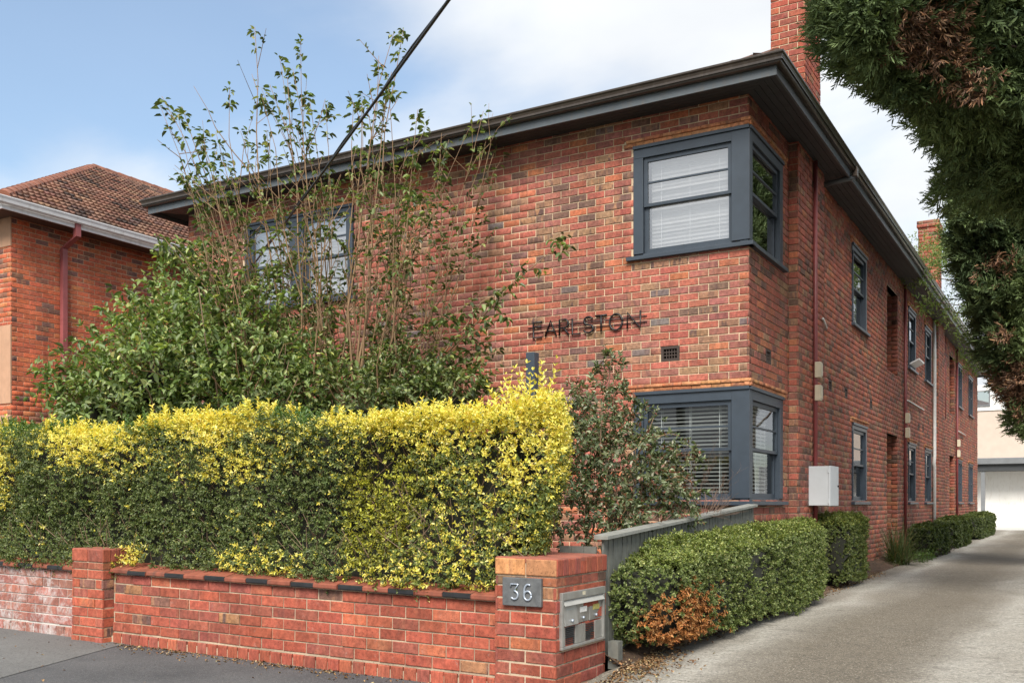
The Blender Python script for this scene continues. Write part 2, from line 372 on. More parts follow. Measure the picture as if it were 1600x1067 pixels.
def wall_sheet(fr, u0, u1, z0, z1, holes, d=-.009, reveal=.11, mb=None):
    """the mortar bed: a sheet with openings and their reveals"""
    mb = mb or MB()
    us = sorted({u0, u1, *[min(max(h[i], u0), u1) for h in holes for i in (0, 1)]}); zs = sorted({z0, z1, *[min(max(h[i], z0), z1) for h in holes for i in (2, 3)]})
    for i in range(len(us)-1):
        for j in range(len(zs)-1):
            um, zm = (us[i]+us[i+1])/2, (zs[j]+zs[j+1])/2
            if any(h[0] < um < h[1] and h[2] < zm < h[3] for h in holes): continue
            mb.add([fr.p(us[i], zs[j], d), fr.p(us[i+1], zs[j], d), fr.p(us[i+1], zs[j+1], d), fr.p(us[i], zs[j+1], d)], [(0,1,2,3)])
    for (a, b, c, e) in holes:
        q = [(a,c),(b,c),(b,e),(a,e)]
        for k in range(4):
            (x0, y0), (x1, y1) = q[k], q[(k+1) % 4]
            if (x0 == x1 and (x0 <= u0 or x0 >= u1)): continue
            mb.add([fr.p(x0, y0, d), fr.p(x1, y1, d), fr.p(x1, y1, d-reveal), fr.p(x0, y0, d-reveal)], [(0,1,2,3)])
    return mb
def split_bricks(fr, B, n, pred=None):
    """indices of the n bricks that show largest in the photograph, and the rest"""
    C = fr.np((B[:,0]+B[:,1])/2, (B[:,2]+B[:,3])/2, np.zeros(len(B)))
    x, y, dep = project(C); e0 = project(fr.np(B[:,0], B[:,2], np.zeros(len(B)))); e1 = project(fr.np(B[:,1], B[:,3], np.zeros(len(B))))
    area = np.abs(e1[0]-e0[0])*np.abs(1520*(B[:,3]-B[:,2])/dep)
    vis = (x > 0) & (x < 1600) & (y > 0) & (y < 1067) & (dep > 0)
    if pred is not None: vis &= pred(x, y)
    area = np.where(vis, area, 0); order = np.argsort(-area)[:n]; order = order[area[order] > 0]
    m = np.zeros(len(B), bool); m[order] = True
    return m

# ------------------------------------------------------------------ apartment building
GZ = 0.10                                                    # foot of the walls
BL, BD = 9.12, 28.0                                          # front width, side length
TOP = 5.93
apt = empty('apartment_building', (0, 0, GZ))
tag(apt, 'two-storey red brick apartment building with navy corner windows and charcoal eaves', 'building')
FR = Frame((0, 0, 0), (-1, 0, 0), (0, -1, 0)); SD = Frame((0, 0, 0), (0, 1, 0), (1, 0, 0))
SD2 = Frame((.12, 0, 0), (0, 1, 0), (1, 0, 0))
ZU = (4.255, 5.575); ZL = (1.325, 2.625)                     # window frames upstairs and downstairs
WF = [(0, 1.407, *ZU), (0, 1.407, *ZL), (5.72, 7.88, *ZU), (5.72, 7.88, *ZL)]
WS = [(0, 1.43, *ZU), (0, 1.43, *ZL)]
side_w = [(5.72, 6.98), (11.70, 12.82), (14.30, 15.45), (21.45, 22.70), (24.75, 26.20)]
for a, b in side_w: WS += [(a, b, *ZU), (a, b, *ZL)]
doors = [(9.05, 10.30), (19.35, 20.55)]
for a, b in doors: WS += [(a, b, GZ, 2.66), (a, b, 3.89, 5.54)]
vents_f = [(.827, 1.057, 2.979, 3.149)]
vents_s = [(.70, .93, 2.979, 3.149), (4.02, 4.25, 2.979, 3.149), (5.16, 5.39, 2.979, 3.149), (7.30, 7.53, 2.979, 3.149), (13.2, 13.43, 2.979, 3.149), (13.9, 14.13, 2.979, 3.149)]
front_wall = wall_sheet(FR, 0, BL, GZ, TOP, WF + vents_f).build('wall', M['mortar'], apt)
mbs = wall_sheet(SD, 0, 1.74, GZ, TOP, [h for h in WS + vents_s if h[1] < 1.74])
wall_sheet(SD, 3.20, BD, GZ, TOP, [h for h in WS + vents_s if h[0] > 3.2], mb=mbs)
BR = [(1.74, 3.20), (15.85, 17.30)]
for a, b in BR:
    wall_sheet(SD2, a, b, GZ, TOP, [], mb=mbs)
    mbs.add([(-.01, a+.009, GZ), (.111, a+.009, GZ), (.111, a+.009, TOP), (-.01, a+.009, TOP)], [(0,1,2,3)])
    mbs.add([(-.01, b-.009, GZ), (.111, b-.009, GZ), (.111, b-.009, TOP), (-.01, b-.009, TOP)], [(0,1,2,3)])
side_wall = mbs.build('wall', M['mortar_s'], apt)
# plain walls that face away from the camera
mb = MB(); mb.add([(-BL+.009, 0, GZ), (-BL+.009, BD, GZ), (-BL+.009, BD, TOP), (-BL+.009, 0, TOP)], [(0,1,2,3)])
mb.add([(-BL, BD-.009, GZ), (0, BD-.009, GZ), (0, BD-.009, TOP), (-BL, BD-.009, TOP)], [(0,1,2,3)])
rear_wall = mb.build('wall', M['mortar'], apt)
LEDGE = [(0, 1.53, 5.585, 5.665), (0, 1.53, 2.635, 2.715), (5.62, 7.98, 5.585, 5.665), (5.62, 7.98, 2.635, 2.715)]
LEDGES = [(0, 1.56, 5.585, 5.665), (0, 1.56, 2.635, 2.715)] + [(a-.1, b+.1, z, z+.08) for a, b in side_w for z in (5.585, 2.635)]
z_start = 1.262 - 14*.086
Bf = course_bricks(0, BL, GZ, TOP, WF + vents_f + LEDGE, parity=1, start=z_start); Cf = pick_cols(len(Bf), 'front')
mf = split_bricks(FR, Bf, 300, lambda x, y: ((x > 640) & (y < 590)))
brick_objects(FR, Bf[mf], Cf[mf], front_wall)
brick_joined('brickwork', [(FR, Bf[~mf], Cf[~mf])], M['brick_a'], front_wall)
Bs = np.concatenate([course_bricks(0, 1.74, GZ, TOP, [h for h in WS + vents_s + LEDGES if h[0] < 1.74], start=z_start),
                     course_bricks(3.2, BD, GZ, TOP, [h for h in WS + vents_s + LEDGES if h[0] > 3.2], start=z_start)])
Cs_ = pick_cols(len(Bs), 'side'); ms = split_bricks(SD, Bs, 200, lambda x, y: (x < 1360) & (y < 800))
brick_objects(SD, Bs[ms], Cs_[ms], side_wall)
grp = [(SD, Bs[~ms], Cs_[~ms])]
for a, b in BR:
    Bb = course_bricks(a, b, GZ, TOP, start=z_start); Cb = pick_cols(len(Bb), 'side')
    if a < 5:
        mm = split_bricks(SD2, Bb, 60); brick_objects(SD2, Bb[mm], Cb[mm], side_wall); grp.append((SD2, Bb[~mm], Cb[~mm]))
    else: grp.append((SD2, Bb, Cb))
    for fr2 in (Frame((0, a, 0), (1, 0, 0), (0, -1, 0)), Frame((0, b, 0), (1, 0, 0), (0, 1, 0))):
        Br = course_bricks(0, .12, GZ, TOP, start=z_start, L=.26); Cr = pick_cols(len(Br), 'side')
        if a < 5 and fr2.N.y < 0:
            brick_objects(fr2, Br, Cr, side_wall)
        else: grp.append((fr2, Br, Cr))
LW = Frame((-BL, 0, 0), (0, 1, 0), (-1, 0, 0)); Bl = course_bricks(0, 8, GZ, TOP, start=z_start); grp2 = [(LW, Bl, pick_cols(len(Bl), 'front'))]
brick_joined('brickwork', grp, M['brick_a'], side_wall); brick_joined('brickwork', grp2, M['brick_a'], rear_wall)
# thin stepped tile ledges over the windows
def ledge(fr, u0, u1, z, parent):
    gl = []
    for k, (dz, d) in enumerate(((0, .018), (.041, .036))):
        B = course_bricks(u0, u1, z+dz-.006*(k==0), z+dz+.037, course=.06, joint=.004, L=.235, parity=k)
        f2 = Frame(fr.O + fr.N*d, fr.U, fr.N); gl.append((f2, B, pick_cols(len(B), 'lintel')))
    o = brick_joined('window_ledge', gl, M['brick_a'], parent, dep=.06)
for (a, b, c, d) in LEDGE: ledge(FR, a - (.03 if a < .01 else 0), b, c, apt)
for (a, b, c, d) in LEDGES: ledge(SD, a - (.03 if a < .01 else 0), b, c, apt)

def sash_window(fr, u0, u1, z0, z1, parent, panes, blind='open', head=.10, glass=None, sill=True, corner=False, slats=True, lowblind=True):
    """painted timber frame; panes is a list of (ua, ub) glass spans, each a double-hung pair"""
    glass = glass or M['glass']; mb = MB(); zs = z0; D0, D1 = -.10, .008
    mb.fbox(fr, u0, u1, z1-.035, z1+.004, D0, .03)                        # head drip
    mb.fbox(fr, u0+.001, u1-.001, z1-head, z1-.0355, D0, D1)
    mb.fbox(fr, u0+.001, u1-.001, z0, z0+.03, D0, D1-.02)
    edges = [u0 + .001] + [x for p in panes for x in (p[0]-.045, p[1]+.045)] + [u1 - .001]
    for i in range(0, len(edges), 2):
        mb.fbox(fr, edges[i], edges[i+1], z0+.0305, z1-head-.0005, D0, D1)
        if edges[i+1] - edges[i] > .05:                                   # raised outer moulding
            mb.fbox(fr, edges[i]+.0, edges[i]+.028, z0+.031, z1-head-.03, D1-.001, D1+.014) if i == 0 and not corner else None
    w = mb.build('window', M['navy'], parent, bevel=.003)
    if sill:
        ms_ = MB().fbox(fr, u0-(.075 if not corner else .055), u1+.075, z0-.048, z0-.001, -.08, .058); ms_.build('sill', M['navy'], w, bevel=.005)
    zt, zb = z1-head, z0+.03; zm = zb + (zt-zb)*.50
    for a, b in panes:
        for (sa, sb, dd, nm) in ((zm-.012, zt-.002, -.022, 'upper_sash'), (zb+.002, zm+.022, -.056, 'lower_sash')):
            s = MB(); d1, d0 = dd, dd-.032; st = .042
            ga, gb = a+.004, b-.004; A, B_ = a-.043, b+.043
            s.fbox(fr, A, ga, sa, sb, d0, d1); s.fbox(fr, gb, B_, sa, sb, d0, d1)
            bot = .035 if nm == 'upper_sash' else .058; tp = .05 if nm == 'upper_sash' else .034
            s.fbox(fr, ga, gb, sa, sa+bot, d0+.0005, d1-.0005); s.fbox(fr, ga, gb, sb-tp, sb, d0+.0005, d1-.0005)
            if nm == 'upper_sash':
                zc = (sa+bot+sb-tp)/2; s.fbox(fr, ga, gb, zc-.010, zc+.010, d0+.004, d1-.004)
            s.build(nm, M['navy'], w)
            MB().add([fr.p(ga, sa+bot, d0+.014), fr.p(gb, sa+bot, d0+.014), fr.p(gb, sb-tp, d0+.014), fr.p(ga, sb-tp, d0+.014)], [(0,1,2,3)]).build('pane', glass, w)
        if blind and slats:
            tilt = {'open': .42, 'closed': .95}[blind]; n = int((zt-zb)/.046); ln = b-a-.01
            me = bpy.data.meshes.new('blind_slat'); hw = .0235
            pr = [(-hw, -.0012), (0, .0022), (hw, -.0012)]
            v = [(s*ln/2, y, z+e) for s in (-1, 1) for (y, z) in pr for e in (0,)]
            me.from_pydata(v, [], [(0,1,4,3), (1,2,5,4)]); me.update(); me.materials.append(M['blind'])
            R = Matrix((fr.U, fr.N, Vector((0,0,1)))).transposed().to_4x4()
            for k in range(n):
                o = bpy.data.objects.new('blind_slat', me); COL.objects.link(o); o.parent = w; o.matrix_parent_inverse = INV(w)
                zz = zt - .03 - k*.046
                o.matrix_basis = Matrix.Translation(fr.p((a+b)/2, zz, -.155)) @ R @ Matrix.Rotation(tilt*(1 + random.gauss(0, .05)), 4, 'X')
            tp_ = MB()
            for q in (.14, .5, .86):
                u = a + (b-a)*q; tp_.fbox(fr, u-.002, u+.002, zb, zt, -.183, -.181); tp_.fbox(fr, u-.002, u+.002, zb, zt, -.129, -.127)
            tp_.fbox(fr, a+.005, b-.005, zt-.025, zt+.02, -.185, -.125); tp_.fbox(fr, a+.005, b-.005, zb-.005, zb+.012, -.178, -.132)
            tp_.build('blind_rail', M['blind'], w)
        elif blind:
            MB().fbox(fr, a, a+(b-a)*.30, zb, zt, -.20, -.19).build('curtain', M['curtain'], w)
    return w
def corner_post(z0, z1, parent):
    mb = MB(); zt = z1-.0355
    mb.box(-.20, .010, -.010, .105, z0+.0305, zt-.001)
    mb.box(-.10, .0095, .105, .12, z0+.0305, zt-.001)
    mb.build('corner_post', M['navy'], parent, bevel=.004)
for zz, bl, gl in ((ZU, 'closed', M['glass_up']), (ZL, 'open', M['glass'])):
    w1 = sash_window(FR, -.010, 1.409, *zz, apt, [(.245, 1.240)], blind=bl, head=.145, glass=gl, corner=True)
    w2 = sash_window(SD, .000, 1.432, *zz, apt, [(.165, 1.25)], blind='open' if zz is ZL else None, head=.145, glass=gl, corner=True)
    corner_post(*zz, apt)
for zz, bl in ((ZU, 'closed'), (ZL, 'open')):
    sash_window(FR, 5.73, 7.87, *zz, apt, [(5.88, 6.63), (6.97, 7.72)], blind=bl, glass=M['glass_up'] if zz is ZU else None)
for i, (a, b) in enumerate(side_w):
    for zz in (ZU, ZL):
        if (b - a) > 1.2 and i > 0:
            m_ = (a+b)/2; pn = [(a+.12, m_-.06), (m_+.06, b-.12)]
        else: pn = [(a+.14, b-.14)]
        sash_window(SD, a+.01, b-.01, *zz, apt, pn, blind='open', slats=False)
# rooms behind the glass
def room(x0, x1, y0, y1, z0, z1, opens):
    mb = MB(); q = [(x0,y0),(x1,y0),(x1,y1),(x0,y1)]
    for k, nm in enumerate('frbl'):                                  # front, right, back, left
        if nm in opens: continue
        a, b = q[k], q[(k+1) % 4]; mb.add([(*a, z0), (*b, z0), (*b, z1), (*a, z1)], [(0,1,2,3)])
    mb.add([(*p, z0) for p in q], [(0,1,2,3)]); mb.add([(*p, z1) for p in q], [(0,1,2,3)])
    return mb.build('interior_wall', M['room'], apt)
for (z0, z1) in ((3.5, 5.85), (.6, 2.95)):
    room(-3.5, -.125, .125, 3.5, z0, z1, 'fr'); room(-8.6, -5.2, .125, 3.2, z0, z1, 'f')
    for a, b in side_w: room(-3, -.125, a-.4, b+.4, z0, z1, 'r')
# stair openings: bricked recess with a dark door downstairs
for a, b in doors:
    for (z0, z1) in ((GZ, 2.66), (3.89, 5.54)):
        mb = MB()
        for q in ([(-.01,a),(-1.1,a)], [(-.01,b),(-1.1,b)], [(-1.1,a),(-1.1,b)]):
            mb.add([(*q[0], z0), (*q[1], z0), (*q[1], z1), (*q[0], z1)], [(0,1,2,3)])
        for z in (z0, z1): mb.add([(-.01,a,z), (-1.1,a,z), (-1.1,b,z), (-.01,b,z)], [(0,1,2,3)])
        po = mb.build('porch_recess', M['mortar_s'], apt)
        gl = []
        for fr2 in (Frame((0, a, 0), (-1, 0, 0), (0, 1, 0)), Frame((0, b, 0), (-1, 0, 0), (0, -1, 0))):
            B = course_bricks(0, 1.09, z0, z1, start=z_start); gl.append((Frame(fr2.O + fr2.N*.009, fr2.U, fr2.N), B, pick_cols(len(B), 'side')))
        brick_joined('brickwork', gl, M['brick_a'], po)
        if z0 < 1: MB().box(-1.09, -1.05, a+.12, b-.12, z0, 2.3).build('door', M['dark'], apt)
# air vents
def vent(fr, u0, u1, z0, z1):
    mb = MB(); mb.fbox(fr, u0, u1, z0, z0+.028, -.06, -.002); mb.fbox(fr, u0, u1, z1-.028, z1, -.06, -.002)
    mb.fbox(fr, u0, u0+.032, z0+.028, z1-.028, -.06, -.002); mb.fbox(fr, u1-.032, u1, z0+.028, z1-.028, -.06, -.002)
    for k in range(1, 5):
        u = u0+.032+(u1-u0-.064)*k/5; mb.fbox(fr, u-.005, u+.005, z0+.028, z1-.028, -.05, -.012)
    for k in range(1, 3):
        z = z0+.028+(z1-z0-.056)*k/3; mb.fbox(fr, u0+.032, u1-.032, z-.006, z+.006, -.051, -.0125)
    v = mb.build('air_vent', paint('brown terracotta vent', (.045, .03, .024), .7), apt)
    MB().add([fr.p(u0, z0, -.055), fr.p(u1, z0, -.055), fr.p(u1, z1, -.055), fr.p(u0, z1, -.055)], [(0,1,2,3)]).build('vent_back', M['dark'], v)
for h in vents_f: vent(FR, *h)
for h in vents_s: vent(SD, *h)
# eaves: soffit boards, fascia, gutter, roof
def loop(d): return [(-BL-d, BD+d), (-BL-d, -d), (d, -d), (d, BD+d)]
def sweep(profile, name, mat, parent, smooth=False):
    mb = MB(); n = len(profile)
    for seg in range(4):
        for i in range(n-1):
            (d0, z0), (d1, z1) = profile[i], profile[i+1]; A0, A1 = loop(d0), loop(d1); k = (seg+1) % 4
            mb.add([(*A0[seg], z0), (*A0[k], z0), (*A1[k], z1), (*A1[seg], z1)], [(0,1,2,3)])
    return mb.build(name, mat, parent, smooth)
sof = sweep([(-.02, TOP), (.02, TOP)], 'soffit', M['soffit'], apt)
nb = 5
for k in range(nb):
    d0 = .005 + .40*k/nb + .003; d1 = .005 + .40*(k+1)/nb - .003
    A0, A1, z = loop(d0), loop(d1), TOP-.006
    for seg in (1, 2):
        k2 = seg+1; mb = MB()
        q = [A0[seg], A0[k2], A1[k2], A1[seg]]
        mb.hexa([(*p, z) for p in q] + [(*p, z+.014) for p in q]); mb.build('soffit_board', M['soffit'], sof)
sweep([(-.02, TOP+.010), (.42, TOP+.010)], 'soffit_backing', M['dark'], apt)
sweep([(.405, TOP-.045), (.405, TOP+.09), (.43, TOP+.09), (.43, TOP-.045), (.405, TOP-.045)], 'fascia', M['fascia'], apt)
sweep([(.432, TOP+.055), (.475, TOP+.052), (.492, TOP+.062), (.500, TOP+.085), (.502, TOP+.110), (.512, TOP+.135), (.527, TOP+.150), (.530, TOP+.165), (.524, TOP+.172), (.516, TOP+.166), (.514, TOP+.15)], 'gutter', M['gutter'], apt)
sweep([(.515, TOP+.08), (.434, TOP+.08)], 'gutter_bed', M['dark'], apt)
M['tile_a'] = brick_mat('roof tile', 'attr'); M['tile_o'] = brick_mat('roof tile single', 'obj')
PITCH = math.radians(23.5)
def hip_roof(x0, x1, y0, y1, z, pitch, name, mat, parent):
    W = (x1-x0)/2; h = W*math.tan(pitch); xm = (x0+x1)/2
    return MB().add([(x0,y0,z),(x1,y0,z),(x1,y1,z),(x0,y1,z),(xm,y0+W,z+h),(xm,y1-W,z+h)], [(0,1,4),(1,2,5,4),(2,3,5),(3,0,4,5)]).build(name, mat, parent)
M['terracotta'] = paint('weathered terracotta', (.14, .07, .045), .85, .4, 5, dirt=(.20, .18, .16))
roof = hip_roof(-BL-.46, .46, -.46, BD+.46, TOP+.145, PITCH, 'roof', M['terracotta'], apt)
def tile_unit(w=.245, l=.36, name='roof_tile'):
    """interlocking tile: two rolls across its width; local x along the eave, y up the slope, z off it"""
    xs = np.linspace(-w/2, w/2, 11); zs = .010 + .022*np.clip(np.cos((xs/w)*4*math.pi), -.35, 1)
    v = [(x, y, z + (0.058 if y == 0 else 0)) for y in (0, l) for x, z in zip(xs, zs)]; n = len(xs)
    v += [(x, 0, -.012) for x in xs]
    f = [(i, i+1, n+i+1, n+i) for i in range(n-1)] + [(2*n+i, 2*n+i+1, i+1, i) for i in range(n-1)]
    me = bpy.data.meshes.new(name); me.from_pydata(v, [], f); me.update(); me.polygons.foreach_set('use_smooth', [i < n-1 for i in range(len(f))])
    return me
TU = tile_unit(); TU.materials.append(M['tile_o'])
def tile_obj(P, along, up, col, parent, name='roof_tile', sx=1.0):
    a = Vector(along).normalized(); u = Vector(up).normalized(); n = a.cross(u)
    o = bpy.data.objects.new(name, TU); COL.objects.link(o); o.parent = parent; o.matrix_parent_inverse = INV(parent)
    R = Matrix((a, u, n)).transposed().to_4x4()
    o.matrix_basis = Matrix.Translation(P) @ R @ Matrix.Rotation(random.gauss(0, .012), 4, 'Y') @ Matrix.Diagonal((sx, 1, 1, 1)); o.color = col
cp, sp = math.cos(PITCH), math.sin(PITCH); tz = TOP+.098
tcol = pick_cols(400, 'tile')*np.array([.62, .95, 1.25, .5])
for i in range(39):                                                   # eave course, street side
    tile_obj((.40 - .245*(i+.5), -.465, tz), (1, 0, 0), (0, cp, sp), tcol[i], roof)
for i in range(60):                                                   # eave course, driveway side
    tile_obj((.475, -.38 + .245*(i+.5), tz), (0, 1, 0), (-cp, 0, sp), tcol[60+i], roof)
hipm = MB()
for k in range(9):                                                    # hip caps at the street corner
    t = .02 + k*.33; b = Vector((.46 - t, -.46 + t, tz + t*math.tan(PITCH) + .035)); d = Vector((-1, 1, math.tan(PITCH)))
    d.normalize(); s_ = Vector((1, 1, 0)).normalized(); n_ = s_.cross(d)
    hv = [b + d*(L) + s_*math.cos(w)*.105*g + n_*abs(math.sin(w))*.075*g for L, g in ((0, 1.1), (.40, .95)) for w in np.linspace(0, math.pi, 7)]
    hc = MB().add(hv, [(i, i+1, 8+i, 7+i) for i in range(6)] + [tuple(range(7))]); hc.build('hip_cap', M['terracotta'], roof)
# chimneys
def chimney(x0, x1, y0, y1, z0, z1, single):
    ch = MB().box(x0+.009, x1-.009, y0+.009, y1-.009, z0, z1-.04).build('chimney', M['mortar'], apt)
    gl = []
    for fr2, w in ((Frame((x0, y0, 0), (1,0,0), (0,-1,0)), x1-x0), (Frame((x1, y0, 0), (0,1,0), (1,0,0)), y1-y0), (Frame((x1, y1, 0), (-1,0,0), (0,1,0)), x1-x0), (Frame((x0, y1, 0), (0,-1,0), (-1,0,0)), y1-y0)):
        B = course_bricks(0, w, z0, z1-.172, parity=int(abs(fr2.N.x) > .5)); C = pick_cols(len(B), 'street')
        cap = course_bricks(0, w, z1-.172, z1, parity=0); f3 = Frame(fr2.O + fr2.N*.03 - fr2.U*.03, fr2.U, fr2.N)
        cap[:, 1] *= (w+.06)/w; cap[:, 0] *= (w+.06)/w
        if single:
            vis = split_bricks(fr2, B, 90) if (fr2.N.y < -.5 or fr2.N.x > .5) else np.zeros(len(B), bool)
            brick_objects(fr2, B[vis], C[vis], ch); gl.append((fr2, B[~vis], C[~vis]))
        else: gl.append((fr2, B, C))
        gl.append((f3, cap, pick_cols(len(cap), 'side')))
    brick_joined('brickwork', gl, M['brick_a'], ch)
    MB().box(x0-.02, x1+.02, y0-.02, y1+.02, z1-.17, z1-.005).build('chimney_cap', M['mortar_s'], ch)
chimney(-.335, .120, 2.10, 2.97, 6.0, 8.47, True)
chimney(-.345, .115, 15.75, 16.55, 6.0, 8.47, False)
# pipes and boxes on the driveway wall
def pipe(pts, r, mat, name, n=8): return MB().tube(pts, r, n).build(name, mat, apt, smooth=True)
pipe([(.155, 2.52, .2), (.155, 2.52, 5.9)], .030, M['red_pipe'], 'downpipe')
pipe([(.04, 11.05, .2), (.04, 11.05, 5.9)], .032, M['red_pipe'], 'downpipe')
pipe([(.04, 20.95, .2), (.04, 20.95, 5.9)], .032, M['red_pipe'], 'downpipe')
pipe([(.045, 15.68, .2), (.045, 15.68, 2.2), (.045, 15.60, 2.3), (.045, 15.72, 2.5), (.045, 15.72, 5.0), (.03, 15.75, 5.9)], .045, M['pvc'], 'downpipe')
pipe([(.03, 18.1, 3.6), (.03, 18.1, 5.9)], .02, M['red_pipe'], 'conduit')
MB().tube([(.50, 3.45, TOP+.06), (.47, 3.45, TOP-.03), (.06, 3.30, TOP-.12)], .038, 8).build('gutter_outlet', M['fascia'], apt, smooth=True)
MB().box(.455, .525, 3.40, 3.50, TOP-.03, TOP+.10).build('rainwater_head', M['gutter'], apt, bevel=.006)
for y, x in ((2.52, .185), (11.05, .072), (20.95, .072)):
    for zc in (3.09, 2.78):
        jb = MB().box(x-.03, x+.05, y-.055, y+.055, zc-.105, zc+.105); jo = jb.build('junction_box', M['cream_box'], apt, bevel=.008)
        MB().box(x+.0505, x+.058, y-.048, y+.048, zc-.085, zc+.085).build('lid', M['cream_box'], jo, bevel=.004)
for (y0, y1, z) in ((3.0, 3.75, 3.86), (11.4, 13.9, 3.50), (21.3, 23.5, 3.48)):
    pipe([(.03 if y0 > 4 else .145, y0, z), (.03, y1, z)], .017, M['pvc'], 'waste_pipe')
# awning sash left ajar
MB().hexa([Vector(p) for p in ((.01,11.85,4.33),(.01,12.65,4.33),(.015,12.65,4.36),(.015,11.85,4.36),(.20,11.85,4.42),(.20,12.65,4.42),(.205,12.65,4.45),(.205,11.85,4.45))]).build('sash_vent', M['white_metal'], apt)

# ------------------------------------------------------------------ ground, footpath, driveway
def slope(x): return .011*(.274 - np.clip(x, -40, 6))
def asphalt(name, base, light, patch=.5):
    m, nt, b, o = new_mat(name); p = posvec(nt)
    c = mixc_(nt, ramp(nt, noise(nt, p, 1.1, 6, .65), [(.3, 0), (.75, 1)]), base, light)
    c = mixc_(nt, ramp(nt, noise(nt, p, 48, 6, .9), [(.34, .25), (.68, 1.8)]), (0, 0, 0), c)
    vo = N(nt, 'ShaderNodeTexVoronoi'); vo.inputs['Scale'].default_value = 60; nt.links.new(p, vo.inputs['Vector'])
    c = mixc_(nt, ramp(nt, vo.outputs['Distance'], [(.12, .65), (.26, 0)]), c, (.26, .25, .235))
    nt.links.new(c, b.inputs['Base Color']); b.inputs['Roughness'].default_value = .88
    bump(nt, b, noise(nt, p, 140, 3, .7), .8, .006); return m
M['asphalt'] = asphalt('dark asphalt', (.060, .062, .066), (.115, .115, .118))
M['asphalt_old'] = asphalt('older pale asphalt', (.115, .115, .112), (.17, .17, .165))
def grid(name, xs, ys, zf, mat, kind=None, parent=None):
    X, Y = np.meshgrid(xs, ys); Z = zf(X, Y); n, m_ = X.shape
    i = np.arange(n*m_).reshape(n, m_); F = np.stack([i[:-1,:-1], i[:-1,1:], i[1:,1:], i[1:,:-1]], -1).reshape(-1, 4)
    o = link(name, np_mesh(name, np.column_stack([X.ravel(), Y.ravel(), Z.ravel()]), F, smooth=True), mat, parent)
    if kind: o['kind'] = kind
    return o
M['earth'] = paint('grey verge ground', (.10, .095, .08), .95, .3, 1.5)
grid('ground', [-400, -40, -20, 0, 20, 40, 400], [-400, -40, -13, -6, 30, 80, 400], lambda x, y: np.full_like(x, -.16), M['earth'], 'structure')
MB().box(-60, 40, -14, -7.5, -.22, -.105).build('road', M['asphalt'])['kind'] = 'structure'
grid('footpath', np.linspace(-30, 6, 60), np.linspace(-7.5, -4.9, 8), lambda x, y: slope(x), M['asphalt'], 'structure')
X0 = [(-30, -7.5), (-3.13, -7.5), (-4.10, -5.12), (-4.10, -4.95), (-30, -4.95)]
op = MB().add([(x, y, float(slope(x)) + .004) for x, y in X0], [(0,1,2,3,4)]).build('footpath_patch', M['asphalt_old']); op['kind'] = 'structure'

def concrete():
    m, nt, b, o = new_mat('worn driveway concrete'); p = posvec(nt); sp_ = N(nt, 'ShaderNodeSeparateXYZ'); nt.links.new(p, sp_.inputs[0])
    wob = math_(nt, 'MULTIPLY', math_(nt, 'SUBTRACT', noise(nt, vmul(nt, p, (1, .35, 1)), 1.0, 5, .6), .5), 1.1)
    x = math_(nt, 'ADD', sp_.outputs[0], wob)
    prof = ramp(nt, math_(nt, 'DIVIDE', x, 4.0), [(.08, .10), (.15, .40), (.215, 1.0), (.29, .38), (.38, .04), (.50, .0), (.57, .25), (.64, .9)])
    c = mixc_(nt, prof, (.118, .100, .074), (.37, .355, .315))
    stain = ramp(nt, noise(nt, vmul(nt, p, (1, .5, 1)), .9, 6, .7), [(.35, 0), (.7, .5)])
    c = mixc_(nt, stain, c, (.155, .132, .098))
    fine = ramp(nt, noise(nt, p, 38, 6, .85), [(.34, .35), (.66, 1.6)])
    c = mixc_(nt, 1.0, c, fine, 'MULTIPLY')
    streak = ramp(nt, noise(nt, vmul(nt, p, (2, 26, 1)), 1, 4, .7), [(.3, .82), (.7, 1.14)])
    c = mixc_(nt, 1.0, c, streak, 'MULTIPLY')
    agg = ramp(nt, noise(nt, p, 90, 2, .6), [(.60, 0), (.66, .75)])
    c = mixc_(nt, agg, c, (.50, .46, .38))
    dk = ramp(nt, noise(nt, p, 3.2, 6, .75), [(.56, 0), (.70, .6)])
    c = mixc_(nt, dk, c, (.085, .075, .06))
    nt.links.new(c, b.inputs['Base Color']); b.inputs['Roughness'].default_value = .9
    bump(nt, b, noise(nt, p, 110, 4, .75), .9, .006); return m
M['concrete'] = concrete()
def drz(y): return .15 + .0035*max(y, 0) - .15*max(0, min(1, (-4.6 - y)/1.3))
drive = empty('driveway', (2, 10, 0)); drive['kind'] = 'structure'
ys = [-6.0, -4.75, -2.05, .95, 3.95, 6.95, 9.95, 12.95, 15.95, 18.95, 21.95, 24.95, 27.95, 31.5]
for i in range(len(ys)-1):
    a, b = ys[i]+.006, ys[i+1]-.006
    for (xa, xb) in ((.40, 3.45),):
        za, zb = drz(a), drz(b)
        MB().hexa([(xa,a,-.1),(xb,a,-.1),(xb,b,-.1),(xa,b,-.1),(xa,a,za),(xb,a,za),(xb,b,zb),(xa,b,zb)]).build('slab', M['concrete'], drive)
M['pale_conc'] = paint('pale new concrete', (.50, .49, .46), .9, .1, 3)
MB().box(-4, 4.5, 31.51, 37, -.1, .262).build('forecourt', M['pale_conc'])['kind'] = 'structure'
def soil():
    m, nt, b, o = new_mat('mulch soil'); p = posvec(nt)
    c = mixc_(nt, ramp(nt, noise(nt, p, 22, 6, .75), [(.35, 0), (.65, 1)]), (.035, .022, .014), (.13, .075, .042))
    nt.links.new(c, b.inputs['Base Color']); b.inputs['Roughness'].default_value = .95
    bump(nt, b, noise(nt, p, 30, 6, .8), 1.0, .03); return m
M['soil'] = soil()
bedn = lambda x, y: .012*np.sin(x*17+y*9) + .012*np.sin(y*23-x*11)
